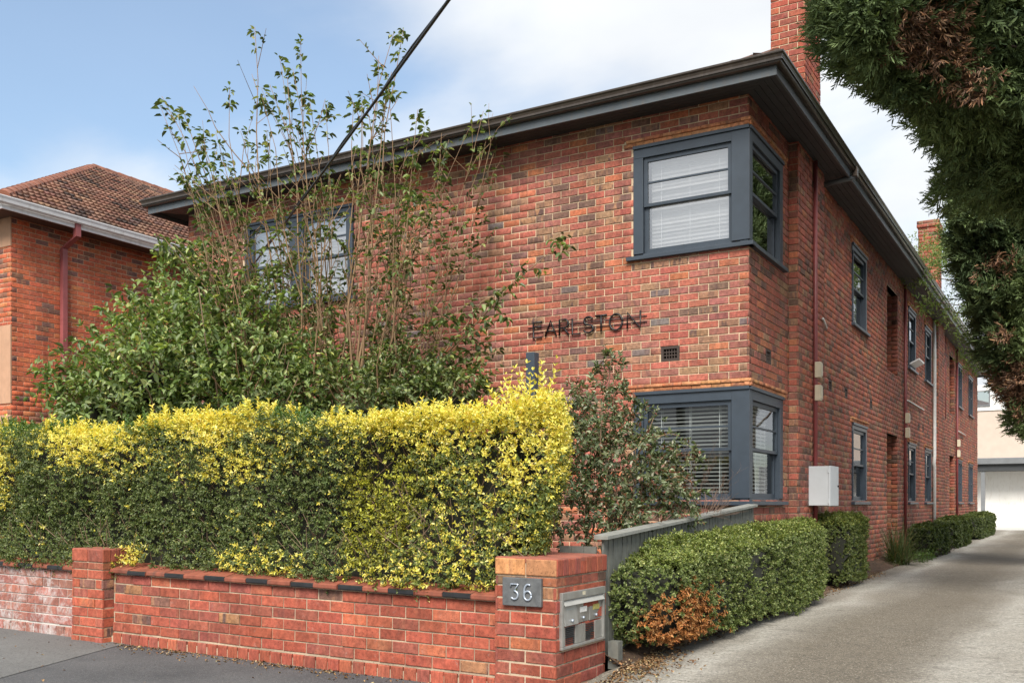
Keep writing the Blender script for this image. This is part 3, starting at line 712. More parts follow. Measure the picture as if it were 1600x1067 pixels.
grid('garden_bed', np.linspace(-.05, .43, 9), np.linspace(-4.45, 29, 300), lambda x, y: .15 + .0035*np.maximum(y, 0) + .10*np.clip((.42-x)/.35, 0, 1) - .02*(x > .42) + bedn(x, y), M['soil'], 'structure')
grid('garden_soil', np.linspace(-9.3, .1, 40), np.linspace(-4.9, .02, 24), lambda x, y: .50 + .02*y + bedn(x, y), M['soil'], 'structure')
grid('side_ground', np.linspace(3.43, 14, 12), np.linspace(-6, 40, 40), lambda x, y: .14 + .02*np.sin(x*3+y), M['soil'], 'structure')
# rotting timber edging along the bed
for y0, y1, x, t in ((-.15, 1.15, .42, .0), (1.20, 1.95, .43, .03), (3.3, 4.5, .42, -.01), (-3.2, -1.9, .41, .01)):
    e = MB().hexa([(x-.015,y0,.13),(x+.015,y0,.13),(x+.015+t,y1,.13),(x-.015+t,y1,.13),(x-.015,y0,.185),(x+.015,y0,.185),(x+.015+t,y1,.18),(x-.015+t,y1,.18)]).build('timber_edging', M['bark'])
    tag(e, {-.15: 'weathered timber edging strip beside the box hedge end', 1.20: 'short timber edging strip beside the white pipe', 3.3: 'timber edging strip beyond the small clipped shrub', -3.2: 'timber edging strip under the box hedge near the dead patch'}[y0], 'garden edging', 'timber edging along the driveway bed')

# ------------------------------------------------------------------ street wall and piers (the street climbs 1.1 per cent to the left)
TILT = math.atan(.011)
def tilted(name, x):
    o = empty(name, (x, -5.1, float(slope(x)))); o.rotation_euler = (0, TILT, 0); return o
def local(o, fn):
    """run a builder in the upright frame, then tilt with the thing"""
    rot = o.rotation_euler.copy(); loc = o.location.copy(); o.rotation_euler = (0, 0, 0); o.location = (loc.x, loc.y, 0)
    fn(); o.rotation_euler = rot; o.location = loc
WFRONT = -5.095
def street_wall(x0, x1, parent, pal, unit, mort):
    fr = Frame((x1, WFRONT, 0), (-1, 0, 0), (0, -1, 0)); w = x1-x0
    core = MB().box(x0, x1, WFRONT+.009, WFRONT+.22, -.12, .622).build('mortar_bed', mort, parent)
    B = course_bricks(0, w, .104, .620, parity=1, start=.104, joint=.0095); brick_objects(fr, B, pick_cols(len(B), pal), parent, unit, jit=.0025)
    f2 = Frame((x1, WFRONT-.022, 0), (-1, 0, 0), (0, -1, 0)); B = course_bricks(0, w, -.02, .094, course=.13, L=.12, joint=.012, start=-.03)
    brick_objects(f2, B, pick_cols(len(B), pal), parent, unit, jit=.003)
    MB().box(x0, x1, WFRONT-.014, WFRONT+.01, -.1, .06).build('mortar_bed', mort, parent)
    B = course_bricks(0, w, .104, .620, start=.104); f3 = Frame((x0, WFRONT+.23, 0), (1, 0, 0), (0, 1, 0))
    brick_joined('brickwork', [(f3, B, pick_cols(len(B), pal))], M['brick_a'], parent)
    n = int(round(w/.236)); L = w/n
    me = bpy.data.meshes.new('coping_tile'); hl = L/2-.003
    pr = [(-.040, 0), (-.044, .008), (-.044, .030), (-.032, .038), (.10, .066), (.24, .078), (.24, 0)]
    v = [(s*hl, y, z) for s in (-1, 1) for y, z in pr]; q = len(pr)
    me.from_pydata(v, [], [(i, (i+1) % q, q+(i+1) % q, q+i) for i in range(q)] + [tuple(range(q))[::-1], tuple(range(q, 2*q))]); me.update()
    me.materials.append(M['coping']); me.materials.append(M['glaze'])
    me2 = me.copy(); me2.polygons[1].material_index = 1; me2.polygons[2].material_index = 1; me2.polygons[0].material_index = 1
    for k in range(n):
        o = bpy.data.objects.new('coping_tile', me2 if k % 2 == 1 else me); COL.objects.link(o); o.parent = parent; o.matrix_parent_inverse = INV(parent)
        o.location = (x0 + L*(k+.5), WFRONT + random.gauss(0, .003), .624 + random.gauss(0, .002)); o.rotation_euler = (random.gauss(0, .01), 0, random.gauss(0, .008))
M['coping'] = paint('terracotta coping', (.24, .070, .040), .7, .35, 9, dirt=(.11, .06, .045), bmp=.2); M['glaze'] = paint('black glazed edge', (.020, .021, .024), .35, .3, 12)  # coping base darkened to carry the shade under the hedge
def pier(x0, x1, y0, y1, ztop, parent, ncourse):
    zc = ztop - .112; zt = zc - .066; z0 = zt - ncourse*.086
    MB().box(x0+.009, x1-.009, y0+.009, y1-.009, -.2, ztop-.02).build('mortar_bed', M['mortar_st'], parent)
    for fr2, w, par in ((Frame((x0, y0, 0), (1,0,0), (0,-1,0)), x1-x0, 0), (Frame((x1, y0, 0), (0,1,0), (1,0,0)), y1-y0, 1), (Frame((x1, y1, 0), (-1,0,0), (0,1,0)), x1-x0, 0), (Frame((x0, y1, 0), (0,-1,0), (-1,0,0)), y1-y0, 1)):
        n = max(1, round(w/.24)); L = (w+.010)/n
        B = course_bricks(0, w, z0, zt, L=L, start=z0, parity=par+1); C = pick_cols(len(B), 'street')
        brick_objects(fr2, B, C, parent, jit=.003)
        B = course_bricks(0, w, zt, zc-.008, course=.066, L=L, parity=par, start=zt); C = pick_cols(len(B), 'side'); brick_objects(fr2, B, C*np.array([.8, .8, .8, 1]), parent)
        if par == 0: B = course_bricks(0, w, zc, ztop, course=.12, L=L, start=zc)
        else: B = course_bricks(0, w, zc, ztop, course=.12, L=.087, joint=.009, start=zc)
        brick_objects(fr2, B, pick_cols(len(B), 'lintel' if x1 > 0 and par == 0 else 'street'), parent, depth=.006)
    # bricks on edge across the top
    mbt = MB(); nn = max(2, round((y1-y0)/.088)); w = (y1-y0)/nn
    for k in range(nn):
        tb = MB().box(x0-.004, x1+.004, y0 + k*w + .004, y0 + (k+1)*w - .004, ztop-.03, ztop + random.uniform(.002, .006)); tb.build('top_brick', M['pier_top'], parent, bevel=.006)
M['pier_top'] = paint('dusty red brick top', (.27, .085, .055), .95, .3, 8, dirt=(.16, .09, .06), bmp=.4)
sw = tilted('street_wall', -2.2); tag(sw, 'low red brick street wall with terracotta coping below the golden hedge', 'wall')
local(sw, lambda: street_wall(-4.29, -.197, sw, 'street', UNIT, M['mortar_st']))
ww = tilted('street_wall', -6.2); tag(ww, 'low brick street wall with flaking whitewash at the left edge', 'wall')
local(ww, lambda: street_wall(-8.2, -4.722, ww, 'white', UNIT_W, M['mortar_w']))
p1 = tilted('brick_pier', .04); tag(p1, 'wide brick gate pier holding the mailbox and number plaque', 'pier')
local(p1, lambda: pier(-.195, .274, -5.205, -4.442, .93, p1, 9))
p2 = tilted('brick_pier', -4.5); tag(p2, 'narrow red brick pier between the whitewashed and plain street walls', 'pier')
local(p2, lambda: pier(-4.72, -4.292, -5.205, -4.86, .835, p2, 8))

# number plaque
pl = empty('number_plaque', (.035, -5.205, .617)); tag(pl, 'slate house number plaque reading 36 on the brick pier', 'sign')
MB().box(-.114, .183, -5.235, -5.209, .617, .805).build('plate', M['slate'], pl, bevel=.004)
def stroke(pts, r, name, mat, parent, z=0, smooth=True): return MB().tube(pts, r, 6).build(name, mat, parent, smooth)
def arc(cx, cz, rx, rz, a0, a1, y, n=12):
    return [(cx + rx*math.cos(math.radians(a0+(a1-a0)*k/n)), y, cz + rz*math.sin(math.radians(a0+(a1-a0)*k/n))) for k in range(n+1)]
zb = .658; yy = -5.241
three = MB().tube(arc(-.017, zb+.031, .027, .027, 215, 360, yy) + arc(-.017, zb+.031, .027, .028, 0, 95, yy)[1:], .0068, 8)
three.tube([(-.019, yy, zb+.059), (.012, yy, zb+.104), (-.043, yy, zb+.104), (-.045, yy, zb+.086)], .0062, 8); three.build('numeral', M['numeral'], pl, True)
six = MB().tube(arc(.085, zb+.031, .027, .030, 0, 360, yy, 20), .0068, 8)
six.tube(arc(.088, zb+.055, .030, .050, 200, 60, yy, 12), .0066, 8); six.build('numeral', M['numeral'], pl, True)

# mailbox set into the pier
mx = empty('mailbox', (.274, -4.82, .33)); tag(mx, 'grey metal apartment mailbox set into the side of the brick pier', 'mailbox')
MF = Frame((.274, -5.155, 0), (0, 1, 0), (1, 0, 0)); ZB, ZT, MW = .33, .708, .67
mb = MB(); mb.fbox(MF, 0, MW, ZT-.05, ZT, -.02, .026); mb.fbox(MF, 0, MW, ZB, ZB+.018, -.02, .024); mb.fbox(MF, 0, .03, ZB+.018, ZT-.05, -.02, .024); mb.fbox(MF, MW-.03, MW, ZB+.018, ZT-.05, -.02, .024)
mb.build('surround', M['steel'], mx, bevel=.003)
MB().fbox(MF, .03, MW-.03, ZB+.018, ZT-.05, -.018, -.004).build('back_panel', M['dark'], mx)
P = MF.p
MB().hexa([P(.03,ZT-.052,.004),P(MW-.03,ZT-.052,.004),P(MW-.03,ZT-.050,.010),P(.03,ZT-.050,.010),P(.03,ZT-.090,.030),P(MW-.03,ZT-.090,.030),P(MW-.03,ZT-.088,.036),P(.03,ZT-.088,.036)]).build('flap', paint('pale flap', (.34, .34, .32), .4, .08, 8), mx)
for k in range(3):
    a = .034 + k*.203; dd = .012 if k else .03
    d = MB().hexa([P(a,ZB+.155,dd),P(a+.197,ZB+.155,dd-.01 if k else dd),P(a+.197,ZB+.155,dd-.018),P(a,ZB+.155,dd-.016),P(a,ZB+.285,.012),P(a+.197,ZB+.285,.012),P(a+.197,ZB+.285,.004),P(a,ZB+.285,.004)]).build('letter_door', M['steel'], mx, bevel=.002)
    MB().tube([P(a+.10, ZB+.185, dd-.004), P(a+.10, ZB+.185, dd+.010)], .011, 10).build('lock', M['numeral'], d, True)
    st = MB().fbox(MF, a+.05, a+.15, ZB+.225, ZB+.262, .011, .0155); st.build('sticker', paint('sticker %d' % k, [(.30, .42, .46), (.62, .62, .60), (.36, .32, .10)][k], .5, .3, 60), d)
for k in range(2):
    a = .040 + k*.305
    MB().fbox(MF, a, a+.03, ZB+.02, ZB+.145, -.004, .010).build('post_strip', M['steel'], mx)
    g = MB().fbox(MF, a+.035, a+.175, ZB+.022, ZB+.143, -.004, .003).build('vent_panel', M['slate'], mx)
    for j in range(9):
        z = ZB + .030 + j*.0125; MB().fbox(MF, a+.042, a+.165, z, z+.006, .003, .010).build('louvre', M['dark'], g)
    MB().fbox(MF, a+.18, a+.295, ZB+.02, ZB+.145, -.004, .012).build('panel', M['steel'], mx, bevel=.002)
for j, u in enumerate((.30, .325)):                                   # scraps of old lettering on the top strip
    MB().fbox(MF, u, u+.016, ZT-.034, ZT-.010, .0262, .0268).build('sticker', paint('cream sticker', (.6, .55, .40), .6), mx)

# building name: thin iron letters carried on two rods
sg = empty('name_sign', (-2.05, -.03, 3.4)); tag(sg, 'black iron letters EARLSTON on two rods across the brick front', 'sign')
Y = -.024; Z0, Z1 = 3.400, 3.595
def L_(*polys):
    mb = MB()
    for p in polys: mb.tube([(x, Y, z) for x, z in p], .0120, 6)
    return mb.build('letter', M['black_rod'], sg, True)
def su(c): # letter positions: fraction of the word from its left end
    return -2.775 + 1.465*c
def px_(c0, c1): return su(c0), su(c1)
H = Z1 - Z0
def ell(cx, cz, rx, rz, a0, a1, n=16): return [(cx + rx*math.cos(math.radians(a0+(a1-a0)*k/n)), cz + rz*math.sin(math.radians(a0+(a1-a0)*k/n))) for k in range(n+1)]
a, b = px_(.0, .085); L_([(b, Z1), (a, Z1), (a, Z0), (b, Z0)], [(a, Z0+H*.70), (b-.01, Z0+H*.70)])
a, b = px_(.115, .225); m_ = (a+b)/2; L_([(a, Z0), (m_, Z1), (b, Z0)], [(a+.03, Z0+H*.34), (b-.03, Z0+H*.34)])
a, b = px_(.255, .34); L_([(a, Z0), (a, Z1), (a+.07, Z1)] + ell(a+.07, Z1-H*.27, .055, H*.27, 90, -90, 10) + [(a, Z0+H*.46)], [(a+.06, Z0+H*.46), (b+.01, Z0)])
a, b = px_(.378, .455); L_([(a, Z1), (a, Z0), (b, Z0)])
a, b = px_(.485, .575); cx = (a+b)/2; L_(ell(cx, Z1-H*.25, .058, H*.25, 20, 250, 12) + [(cx+.02, Z0+H*.47)] + ell(cx, Z0+H*.25, .066, H*.25, 55, -160, 12))
a, b = px_(.595, .70); L_([(a, Z1), (b, Z1)], [((a+b)/2, Z1), ((a+b)/2, Z0)])
a, b = px_(.725, .84); L_(ell((a+b)/2, (Z0+Z1)/2, (b-a)/2, H/2, 0, 360, 24))
a, b = px_(.885, 1.0); L_([(a, Z0), (a, Z1), (b, Z0), (b, Z1+.01)])
for z in (3.536, 3.466): MB().tube([(-2.86, -.014, z), (-1.23, -.014, z)], .0055, 6).build('rod', M['black_rod'], sg, True)
for x in (-2.83, -2.05, -1.26):
    for z in (3.536, 3.466): MB().tube([(x, .01, z), (x, -.028, z)], .005, 6).build('bracket', M['black_rod'], sg)

# meter box on the driveway wall
me_ = empty('meter_box', (.25, 2.5, 1.27)); tag(me_, 'pale grey electricity meter box on the driveway wall', 'meter box')
MB().box(.118, .375, 2.29, 2.79, 1.27, 1.79).build('case', M['box_grey'], me_, bevel=.006)
dr = MB().box(.376, .400, 2.285, 2.795, 1.265, 1.795).build('door', M['box_grey'], me_, bevel=.006)
MB().tube([(.40, 2.74, 1.53), (.412, 2.74, 1.53)], .013, 8).build('lock', M['dark'], dr)
for z in (1.33, 1.73): MB().box(.365, .385, 2.279, 2.2845, z-.03, z+.03).build('hinge', M['box_grey'], dr)
# stub of pipe by the hedge end
pv = empty('drain_pipe', (.36, 1.45, .2)); tag(pv, 'short white upright drain pipe between the box hedge and clipped shrub', 'pipe')
MB().tube([(.36, 1.45, .12), (.37, 1.45, .50)], .036, 12).build('upright', M['pvc'], pv, True)
MB().tube([(.37, 1.45, .50), (.39, 1.55, .56), (.30, 2.2, .60), (.16, 2.5, .60)], .032, 10).build('elbow', M['grey_metal'], pv, True)

# paling fence between garden and driveway
fe = empty('paling_fence', (.1, -2.2, .15)); tag(fe, 'low grey paling fence with sloping top rail behind the box hedge', 'fence')
A = Vector((.225, -4.40, 0)); B = Vector((.045, -.03, 0)); dv = (B-A); nrm = Vector((dv.y, -dv.x, 0)).normalized(); n = 46
def zf_(t): return 1.035 + .225*t
for k in range(n):
    t0, t1 = k/n + .0016, (k+1)/n - .0016; a, b = A + dv*t0, A + dv*t1; o_ = nrm*.016; j = nrm*random.uniform(0, .004)
    MB().hexa([(*(a+j).xy, .16), (*(b+j).xy, .16), (*(b+j+o_).xy, .16), (*(a+j+o_).xy, .16), (*(a+j).xy, zf_(t0)), (*(b+j).xy, zf_(t1)), (*(b+j+o_).xy, zf_(t1)), (*(a+j+o_).xy, zf_(t0))]).build('paling', M['fence'], fe)
c0, c1 = A - nrm*.045 - dv.normalized()*.03, B - nrm*.045; w_ = nrm*.11
MB().hexa([(*c0.xy, zf_(0)), (*c1.xy, zf_(1)), (*(c1+w_).xy, zf_(1)), (*(c0+w_).xy, zf_(0)), (*c0.xy, zf_(0)+.035), (*c1.xy, zf_(1)+.035), (*(c1+w_).xy, zf_(1)+.028), (*(c0+w_).xy, zf_(0)+.028)]).build('top_rail', M['fence_cap'], fe, bevel=.003)
r0, r1 = A - nrm*.04, B - nrm*.04
for zr in (.45, .85):
    MB().hexa([(*r0.xy, zr), (*r1.xy, zr+.15), (*(r1+nrm*.038).xy, zr+.15), (*(r0+nrm*.038).xy, zr), (*r0.xy, zr+.07), (*r1.xy, zr+.22), (*(r1+nrm*.038).xy, zr+.22), (*(r0+nrm*.038).xy, zr+.07)]).build('rail', M['fence'], fe)
for k in range(3):
    MB().box(.195-.1*k-.097, .195-.1*k, -4.425, -4.408, .16, .985).build('paling', M['fence'], fe)
MB().box(.28, .36, -4.40, -4.32, .1, .30).build('footing_post', M['fence'], fe)

# navy post in the front garden
po = MB().box(-1.675, -1.575, -2.16, -2.06, .3, 2.845); pq = po.build('garden_post', M['navy'], bevel=.004)
tag(pq, 'square navy post rising behind the right end of the golden hedge', 'post')

# overhead service cable
c0, c1 = Vector((-7.80, -.03, 4.82)), Vector((-.73, -5.06, 4.92)); pts = []
for k in range(40):
    t = k/39*1.9; p = c0 + (c1-c0)*t; pts.append(p + Vector((0, 0, -.30*(1 - (2*t/1.9-1)**2)*.25)))
cb = empty('service_cable', c0); tag(cb, 'black overhead cable slanting down to the upper left window', 'cable')
MB().tube(pts, .013, 6).build('conductor', M['cable'], cb, True)
MB().tube([p + Vector((.0, .0, .017)) + Vector((.012*math.sin(i*1.3), 0, .012*math.cos(i*1.3))) for i, p in enumerate(pts)], .009, 6).build('conductor', M['cable'], cb, True)
MB().tube([c0 + Vector((0, .05, 0)), c0 + Vector((0, -.02, -.01))], .03, 8).build('anchor', M['cable'], cb)

# ------------------------------------------------------------------ neighbouring house
nb_ = empty('neighbouring_house', (-13, -.6, .1)); tag(nb_, 'neighbouring orange-red brick house with terracotta hip roof and white gutter', 'house')
NX, NY, NZ = -12.90, -.60, 6.32
NS = Frame((NX, NY, 0), (0, 1, 0), (1, 0, 0)); NF = Frame((NX, NY, 0), (-1, 0, 0), (0, -1, 0))
panels = [(0.0, 9.0, 6.05-.25, 6.30), (.0, 1.6, 3.05, 4.42), (0, 1.6, 1.3, 2.85)]
mb = wall_sheet(NS, 0, 14, .1, NZ, []); wall_sheet(NF, 0, 12, .1, NZ, [], mb=mb); nwall = mb.build('wall', M['mortar'], nb_)
Bn = course_bricks(0, 14, .1, NZ, start=.1); Cn = pick_cols(len(Bn), 'orange'); mn = split_bricks(NS, Bn, 300, lambda x, y: (x < 250) & (y < 600))
brick_objects(NS, Bn[mn], Cn[mn], nwall)
Bq = course_bricks(0, 4, .1, NZ, panels, parity=1, start=.1)
brick_joined('brickwork', [(NS, Bn[~mn], Cn[~mn]), (NF, Bq, pick_cols(len(Bq), 'orange'))], M['brick_a'], nwall)
for (a, b, c, d) in panels: MB().fbox(NF, a-.004, b, c, d, -.01, .012).build('render_panel', M['render'], nb_)
OV = .45; ex0, ey0, ez = NX+OV, NY-OV, NZ
W2 = 6.6
def nloop(d): return [(NX+d, NY+30), (NX+d, NY-d), (NX-14.3-d, NY-d)]
def nsweep(profile, name, mat, smooth=False):
    mb = MB()
    for seg in range(2):
        for i in range(len(profile)-1):
            (d0, z0), (d1, z1) = profile[i], profile[i+1]; A0, A1 = nloop(d0), nloop(d1)
            mb.add([(*A0[seg], z0), (*A0[seg+1], z0), (*A1[seg+1], z1), (*A1[seg], z1)], [(0,1,2,3)])
    return mb.build(name, mat, nb_, smooth)
nsweep([(-.02, NZ-.02), (OV-.03, NZ-.02)], 'soffit', paint('brown soffit', (.09, .045, .030), .7))
nsweep([(OV-.03, NZ-.05), (OV-.005, NZ-.05), (OV-.005, NZ+.15)], 'fascia', M['white_metal'])
nsweep([(OV, NZ+.03), (OV+.06, NZ+.025), (OV+.085, NZ+.045), (OV+.095, NZ+.09), (OV+.115, NZ+.13), (OV+.115, NZ+.145), (OV+.10, NZ+.145)], 'gutter', M['white_metal'])
PN = math.radians(28.5); zr = NZ+.12; ex, ey = NX+OV, NY-OV; hgt = W2*math.tan(PN)
nroof = MB().add([(ex, ey, zr), (ex, ey+32, zr), (ex-W2, ey+32, zr+hgt), (ex-W2, ey+W2, zr+hgt), (ex-2*W2, ey, zr), (ex-2*W2, ey+32, zr)], [(0,1,2,3), (4,0,3), (4,3,2,5)]).build('roof', M['terracotta'], nb_)
cN, sN = math.cos(PN), math.sin(PN); cand = []
for r in range(24):
    up = r*.315; xx = ex + .03 - up*cN; z = zr + up*sN + .012; ystart = ey + up*cN + .12
    k = 0
    while True:
        y = ystart + (k+.5)*.245
        if y > ey + 15.5: break
        cand.append((xx, y, z)); k += 1
cand = np.array(cand); pxx, pyy, dep = project(cand); vis = (pxx > -30) & (pxx < 300); area = np.where(vis, 1/dep, 0)
order = np.argsort(-area); tc_ = pick_cols(len(cand), 'tile')*np.array([.95, 1.05, 1.15, .6]); dirty = rng.uniform(size=len(cand)) < .10
tc_[dirty, :3] = np.array([.06, .045, .04])
sel = np.zeros(len(cand), bool); sel[order[:300]] = True
for i in np.where(sel)[0]: tile_obj(cand[i], (0, 1, 0), (-cN, 0, sN), tc_[i], nroof)
tv = np.array([v.co[:] for v in TU.vertices]); tf = np.array([p.vertices[:] for p in TU.polygons]); rest = cand[~sel & (pxx > -200)]; rc = tc_[~sel & (pxx > -200)]
R3 = np.array([[0, 1, 0], [-cN, 0, sN], [sN, 0, cN]]); tw = tv @ R3
V = (rest[:, None, :] + tw[None]).reshape(-1, 3); F = (np.arange(len(rest))[:, None, None]*len(tv) + tf[None]).reshape(-1, 4)
uv = (np.repeat(tv[None], len(rest), 0) + rng.uniform(0, 60, (len(rest), 1, 1))).reshape(-1, 3)
ot = link('tiling', np_mesh('tiling', V, F, {'bcol': ('FLOAT_COLOR', 'POINT', np.repeat(rc, len(tv), 0)), 'buv': ('FLOAT_VECTOR', 'POINT', uv)}), M['tile_a'], nroof); ot['kind'] = 'stuff'
def ridge_cap(b, d, col):
    d = Vector(d).normalized(); s_ = d.cross(Vector((0, 0, 1))).normalized(); n_ = s_.cross(d)
    hv = [Vector(b) + d*L + s_*math.cos(w)*.13*g + n_*abs(math.sin(w))*.10*g for L, g in ((0, 1.08), (.42, .95)) for w in np.linspace(0, math.pi, 7)]
    o = MB().add(hv, [(i, i+1, 8+i, 7+i) for i in range(6)] + [tuple(range(7))]).build('ridge_cap', M['ridge'], nroof)
M['ridge'] = paint('terracotta ridge', (.22, .085, .05), .85, .5, 3, dirt=(.10, .06, .045))
Lh = math.sqrt(2*W2*W2 + hgt*hgt)
for k in range(int(Lh/.38)):
    t = k*.38/Lh; ridge_cap((ex - W2*t, ey + W2*t, zr + hgt*t + .03), (-W2, W2, hgt), None)
for k in range(30): ridge_cap((ex-W2, ey+W2+k*.38, zr+hgt+.03), (0, 1, 0), None)
# oxide red downpipe and a copper conduit on the neighbour's wall
MB().box(NX+.02, NX+.11, .33, .43, .3, 5.95).build('downpipe', paint('faded red downpipe', (.27, .075, .075), .5, .15, 4), nb_, bevel=.006)
MB().hexa([(NX+.02,.33,5.951),(NX+.11,.33,5.951),(NX+.11,.43,5.951),(NX+.02,.43,5.951),(NX+.40,.33,6.12),(NX+.49,.33,6.12),(NX+.49,.43,6.12),(NX+.40,.43,6.12)]).build('downpipe', bpy.data.materials['faded red downpipe'], nb_)
MB().box(NX+.40, NX+.49, .33, .43, 6.121, 6.42).build('downpipe', bpy.data.materials['faded red downpipe'], nb_)
MB().tube([(NX+.03, .62, .3), (NX+.03, .62, 4.05), (NX+.03, .68, 4.13), (NX+.03, .80, 4.16), (NX+.03, 3.6, 4.16)], .022, 8).build('conduit', paint('brown conduit', (.15, .06, .04), .5), nb_, True)

# ------------------------------------------------------------------ building at the end of the driveway
fb = empty('rear_garage', (0, 37, .26)); tag(fb, 'cream and white rendered garage building at the end of the driveway', 'building')
MB().box(-4, 9, 37.0, 37.3, .1, 2.75).build('garage_wall', M['white_wall'], fb)
MB().box(-4, 9, 37.6, 44, 2.7, 5.45).build('upper_wall', M['cream_wall'], fb)
MB().box(-4, 9, 37.55, 44, 5.455, 6.6).build('parapet', M['white_wall'], fb)
MB().box(-4.5, 9.2, 35.6, 37.55, 2.98, 3.25).build('carport_roof', M['grey_metal'], fb, bevel=.02)
MB().box(-4.5, 9.2, 35.75, 37.5, 2.70, 2.975).build('dark_gap', M['soffit'], fb)  # dark strip stands in for the shaded gap under the carport roof
MB().box(-.52, -.36, 35.8, 35.96, .2, 2.70).build('post', M['grey_metal'], fb)
wn = MB().box(-1.4, -.28, 37.50, 37.546, 5.65, 6.35).build('window', M['grey_metal'], fb)
MB().add([(-1.34, 37.495, 5.71), (-.34, 37.495, 5.71), (-.34, 37.495, 6.29), (-1.34, 37.495, 6.29)], [(0,1,2,3)]).build('pane', M['glass_up'], wn)

# ------------------------------------------------------------------ foliage helpers
def unit(v): return v/np.maximum(np.linalg.norm(v, axis=-1, keepdims=True), 1e-9)
def fnoise(p, scale, seed, octs=3):
    r = np.random.default_rng(seed); out = np.zeros(len(p)); amp = 1; tot = 0
    for o in range(octs):
        for _ in range(4):
            d = r.normal(size=3); out += amp*np.sin(p @ (unit(d)*scale*(2**o)*r.uniform(.7, 1.3)) + r.uniform(0, 6.28))
        tot += amp*4; amp *= .55
    return out/tot*2
def leaf_arrays(P, D, Nn, L, W, cols, fold=.25, curl=.15):
    D = unit(D); S = unit(np.cross(D, Nn)); Nn = np.cross(S, D); n = len(P)
    L = np.broadcast_to(L, n)[:, None]; W = np.broadcast_to(W, n)[:, None]
    up = Nn*W*fold; dn = Nn*L*curl
    V = np.stack([P, P + D*L*.32 + S*W*.46 + up, P + D*L*.70 + S*W*.40 + up*.8 - dn*.4, P + D*L - dn, P + D*L*.70 - S*W*.40 + up*.8 - dn*.4, P + D*L*.32 - S*W*.46 + up], 1)
    F = (np.arange(n)*6)[:, None, None] + np.array([(0, 1, 2, 3), (0, 3, 4, 5)])[None]
    return V.reshape(-1, 3), F.reshape(-1, 4), np.repeat(np.column_stack([cols, np.ones(n)]), 6, 0)
def leaves(name, parent, mat, P, D, Nn, L, W, cols, fold=.25, curl=.15):
    V, F, C = leaf_arrays(P, D, Nn, L, W, cols, fold, curl)
    o = link(name, np_mesh(name, V, F, {'lcol': ('FLOAT_COLOR', 'POINT', C)}), mat, parent); o['kind'] = 'stuff'; return o
def rdir(n): return unit(rng.normal(size=(n, 3)))
def colvar(n, pal, w=None, var=.25):
    pal = np.array(pal); i = rng.choice(len(pal), n, p=w); return pal[i]*rng.uniform(1-var, 1+var, (n, 1))*rng.uniform(.93, 1.07, (n, 3))
def sprigs(P, A, length, pairs, leafL, ratio=.5, spread=.9):
    """opposite leaves along short twigs: returns leaf base, direction, normal, length, twig index"""
    n = len(P); A = unit(A); R = unit(np.cross(A, rdir(n))); T = np.cross(A, R); out = []
    length = np.broadcast_to(length, n); leafL = np.broadcast_to(leafL, n)
    for k in range(pairs):
        f = (k+1)/pairs; base = P + A*(length*f)[:, None]
        s_ = R if k % 2 == 0 else T
        for sg_ in (-1, 1):
            d = A*(1.15-.55*spread + .3*f) + s_*sg_*spread + rng.normal(0, .22, (n, 3))
            out.append((base, unit(d), unit(A + rng.normal(0, .35, (n, 3))), leafL*rng.uniform(.7, 1.15, n)*(1.05-.3*f*f)))
    return [np.concatenate([o[i] for o in out]) for i in range(3)] + [np.concatenate([o[3] for o in out]), np.tile(np.arange(n), 2*pairs)]
def blob_core(name, lobes, parent, mat, shrink=.7, seed=1, zsc=1.0):
    mb_v, mb_f = [], []; n0 = 0; u = np.linspace(0, 2*np.pi, 15)[:-1]; v = np.linspace(.05, np.pi-.05, 9)
    uu, vv = np.meshgrid(u, v); S = np.column_stack([(np.sin(vv)*np.cos(uu)).ravel(), (np.sin(vv)*np.sin(uu)).ravel(), np.cos(vv).ravel()])
    idx = np.arange(len(S)).reshape(len(v), len(u)); F = np.stack([idx[:-1], np.roll(idx[:-1], -1, 1), np.roll(idx[1:], -1, 1), idx[1:]], -1).reshape(-1, 4)
    for (x, y, z, r) in lobes:
        p = np.array([x, y, z]) + S*r*shrink*(1 + .25*fnoise(S*3 + x*7, 1.6, seed))[:, None]*np.array([1, 1, zsc]); mb_v.append(p); mb_f.append(F + n0); n0 += len(S)
    return link(name, np_mesh(name, np.concatenate(mb_v), np.concatenate(mb_f)), mat, parent)
def lobe_points(lobes, per_area, inner=.25, seed=0, zsc=1.0, bump_=.25):
    P, Nn = [], []
    for i, (x, y, z, r) in enumerate(lobes):
        n = int(per_area*4*math.pi*r*r); s = rdir(n)
        rad = r*(1 + bump_*fnoise(s*2.2 + i*3.1, 1.8, seed+i)) * (1 - inner*rng.uniform(0, 1, n)**2)
        P.append(np.array([x, y, z]) + s*rad[:, None]*np.array([1, 1, zsc])); Nn.append(s)
    return np.concatenate(P), np.concatenate(Nn)

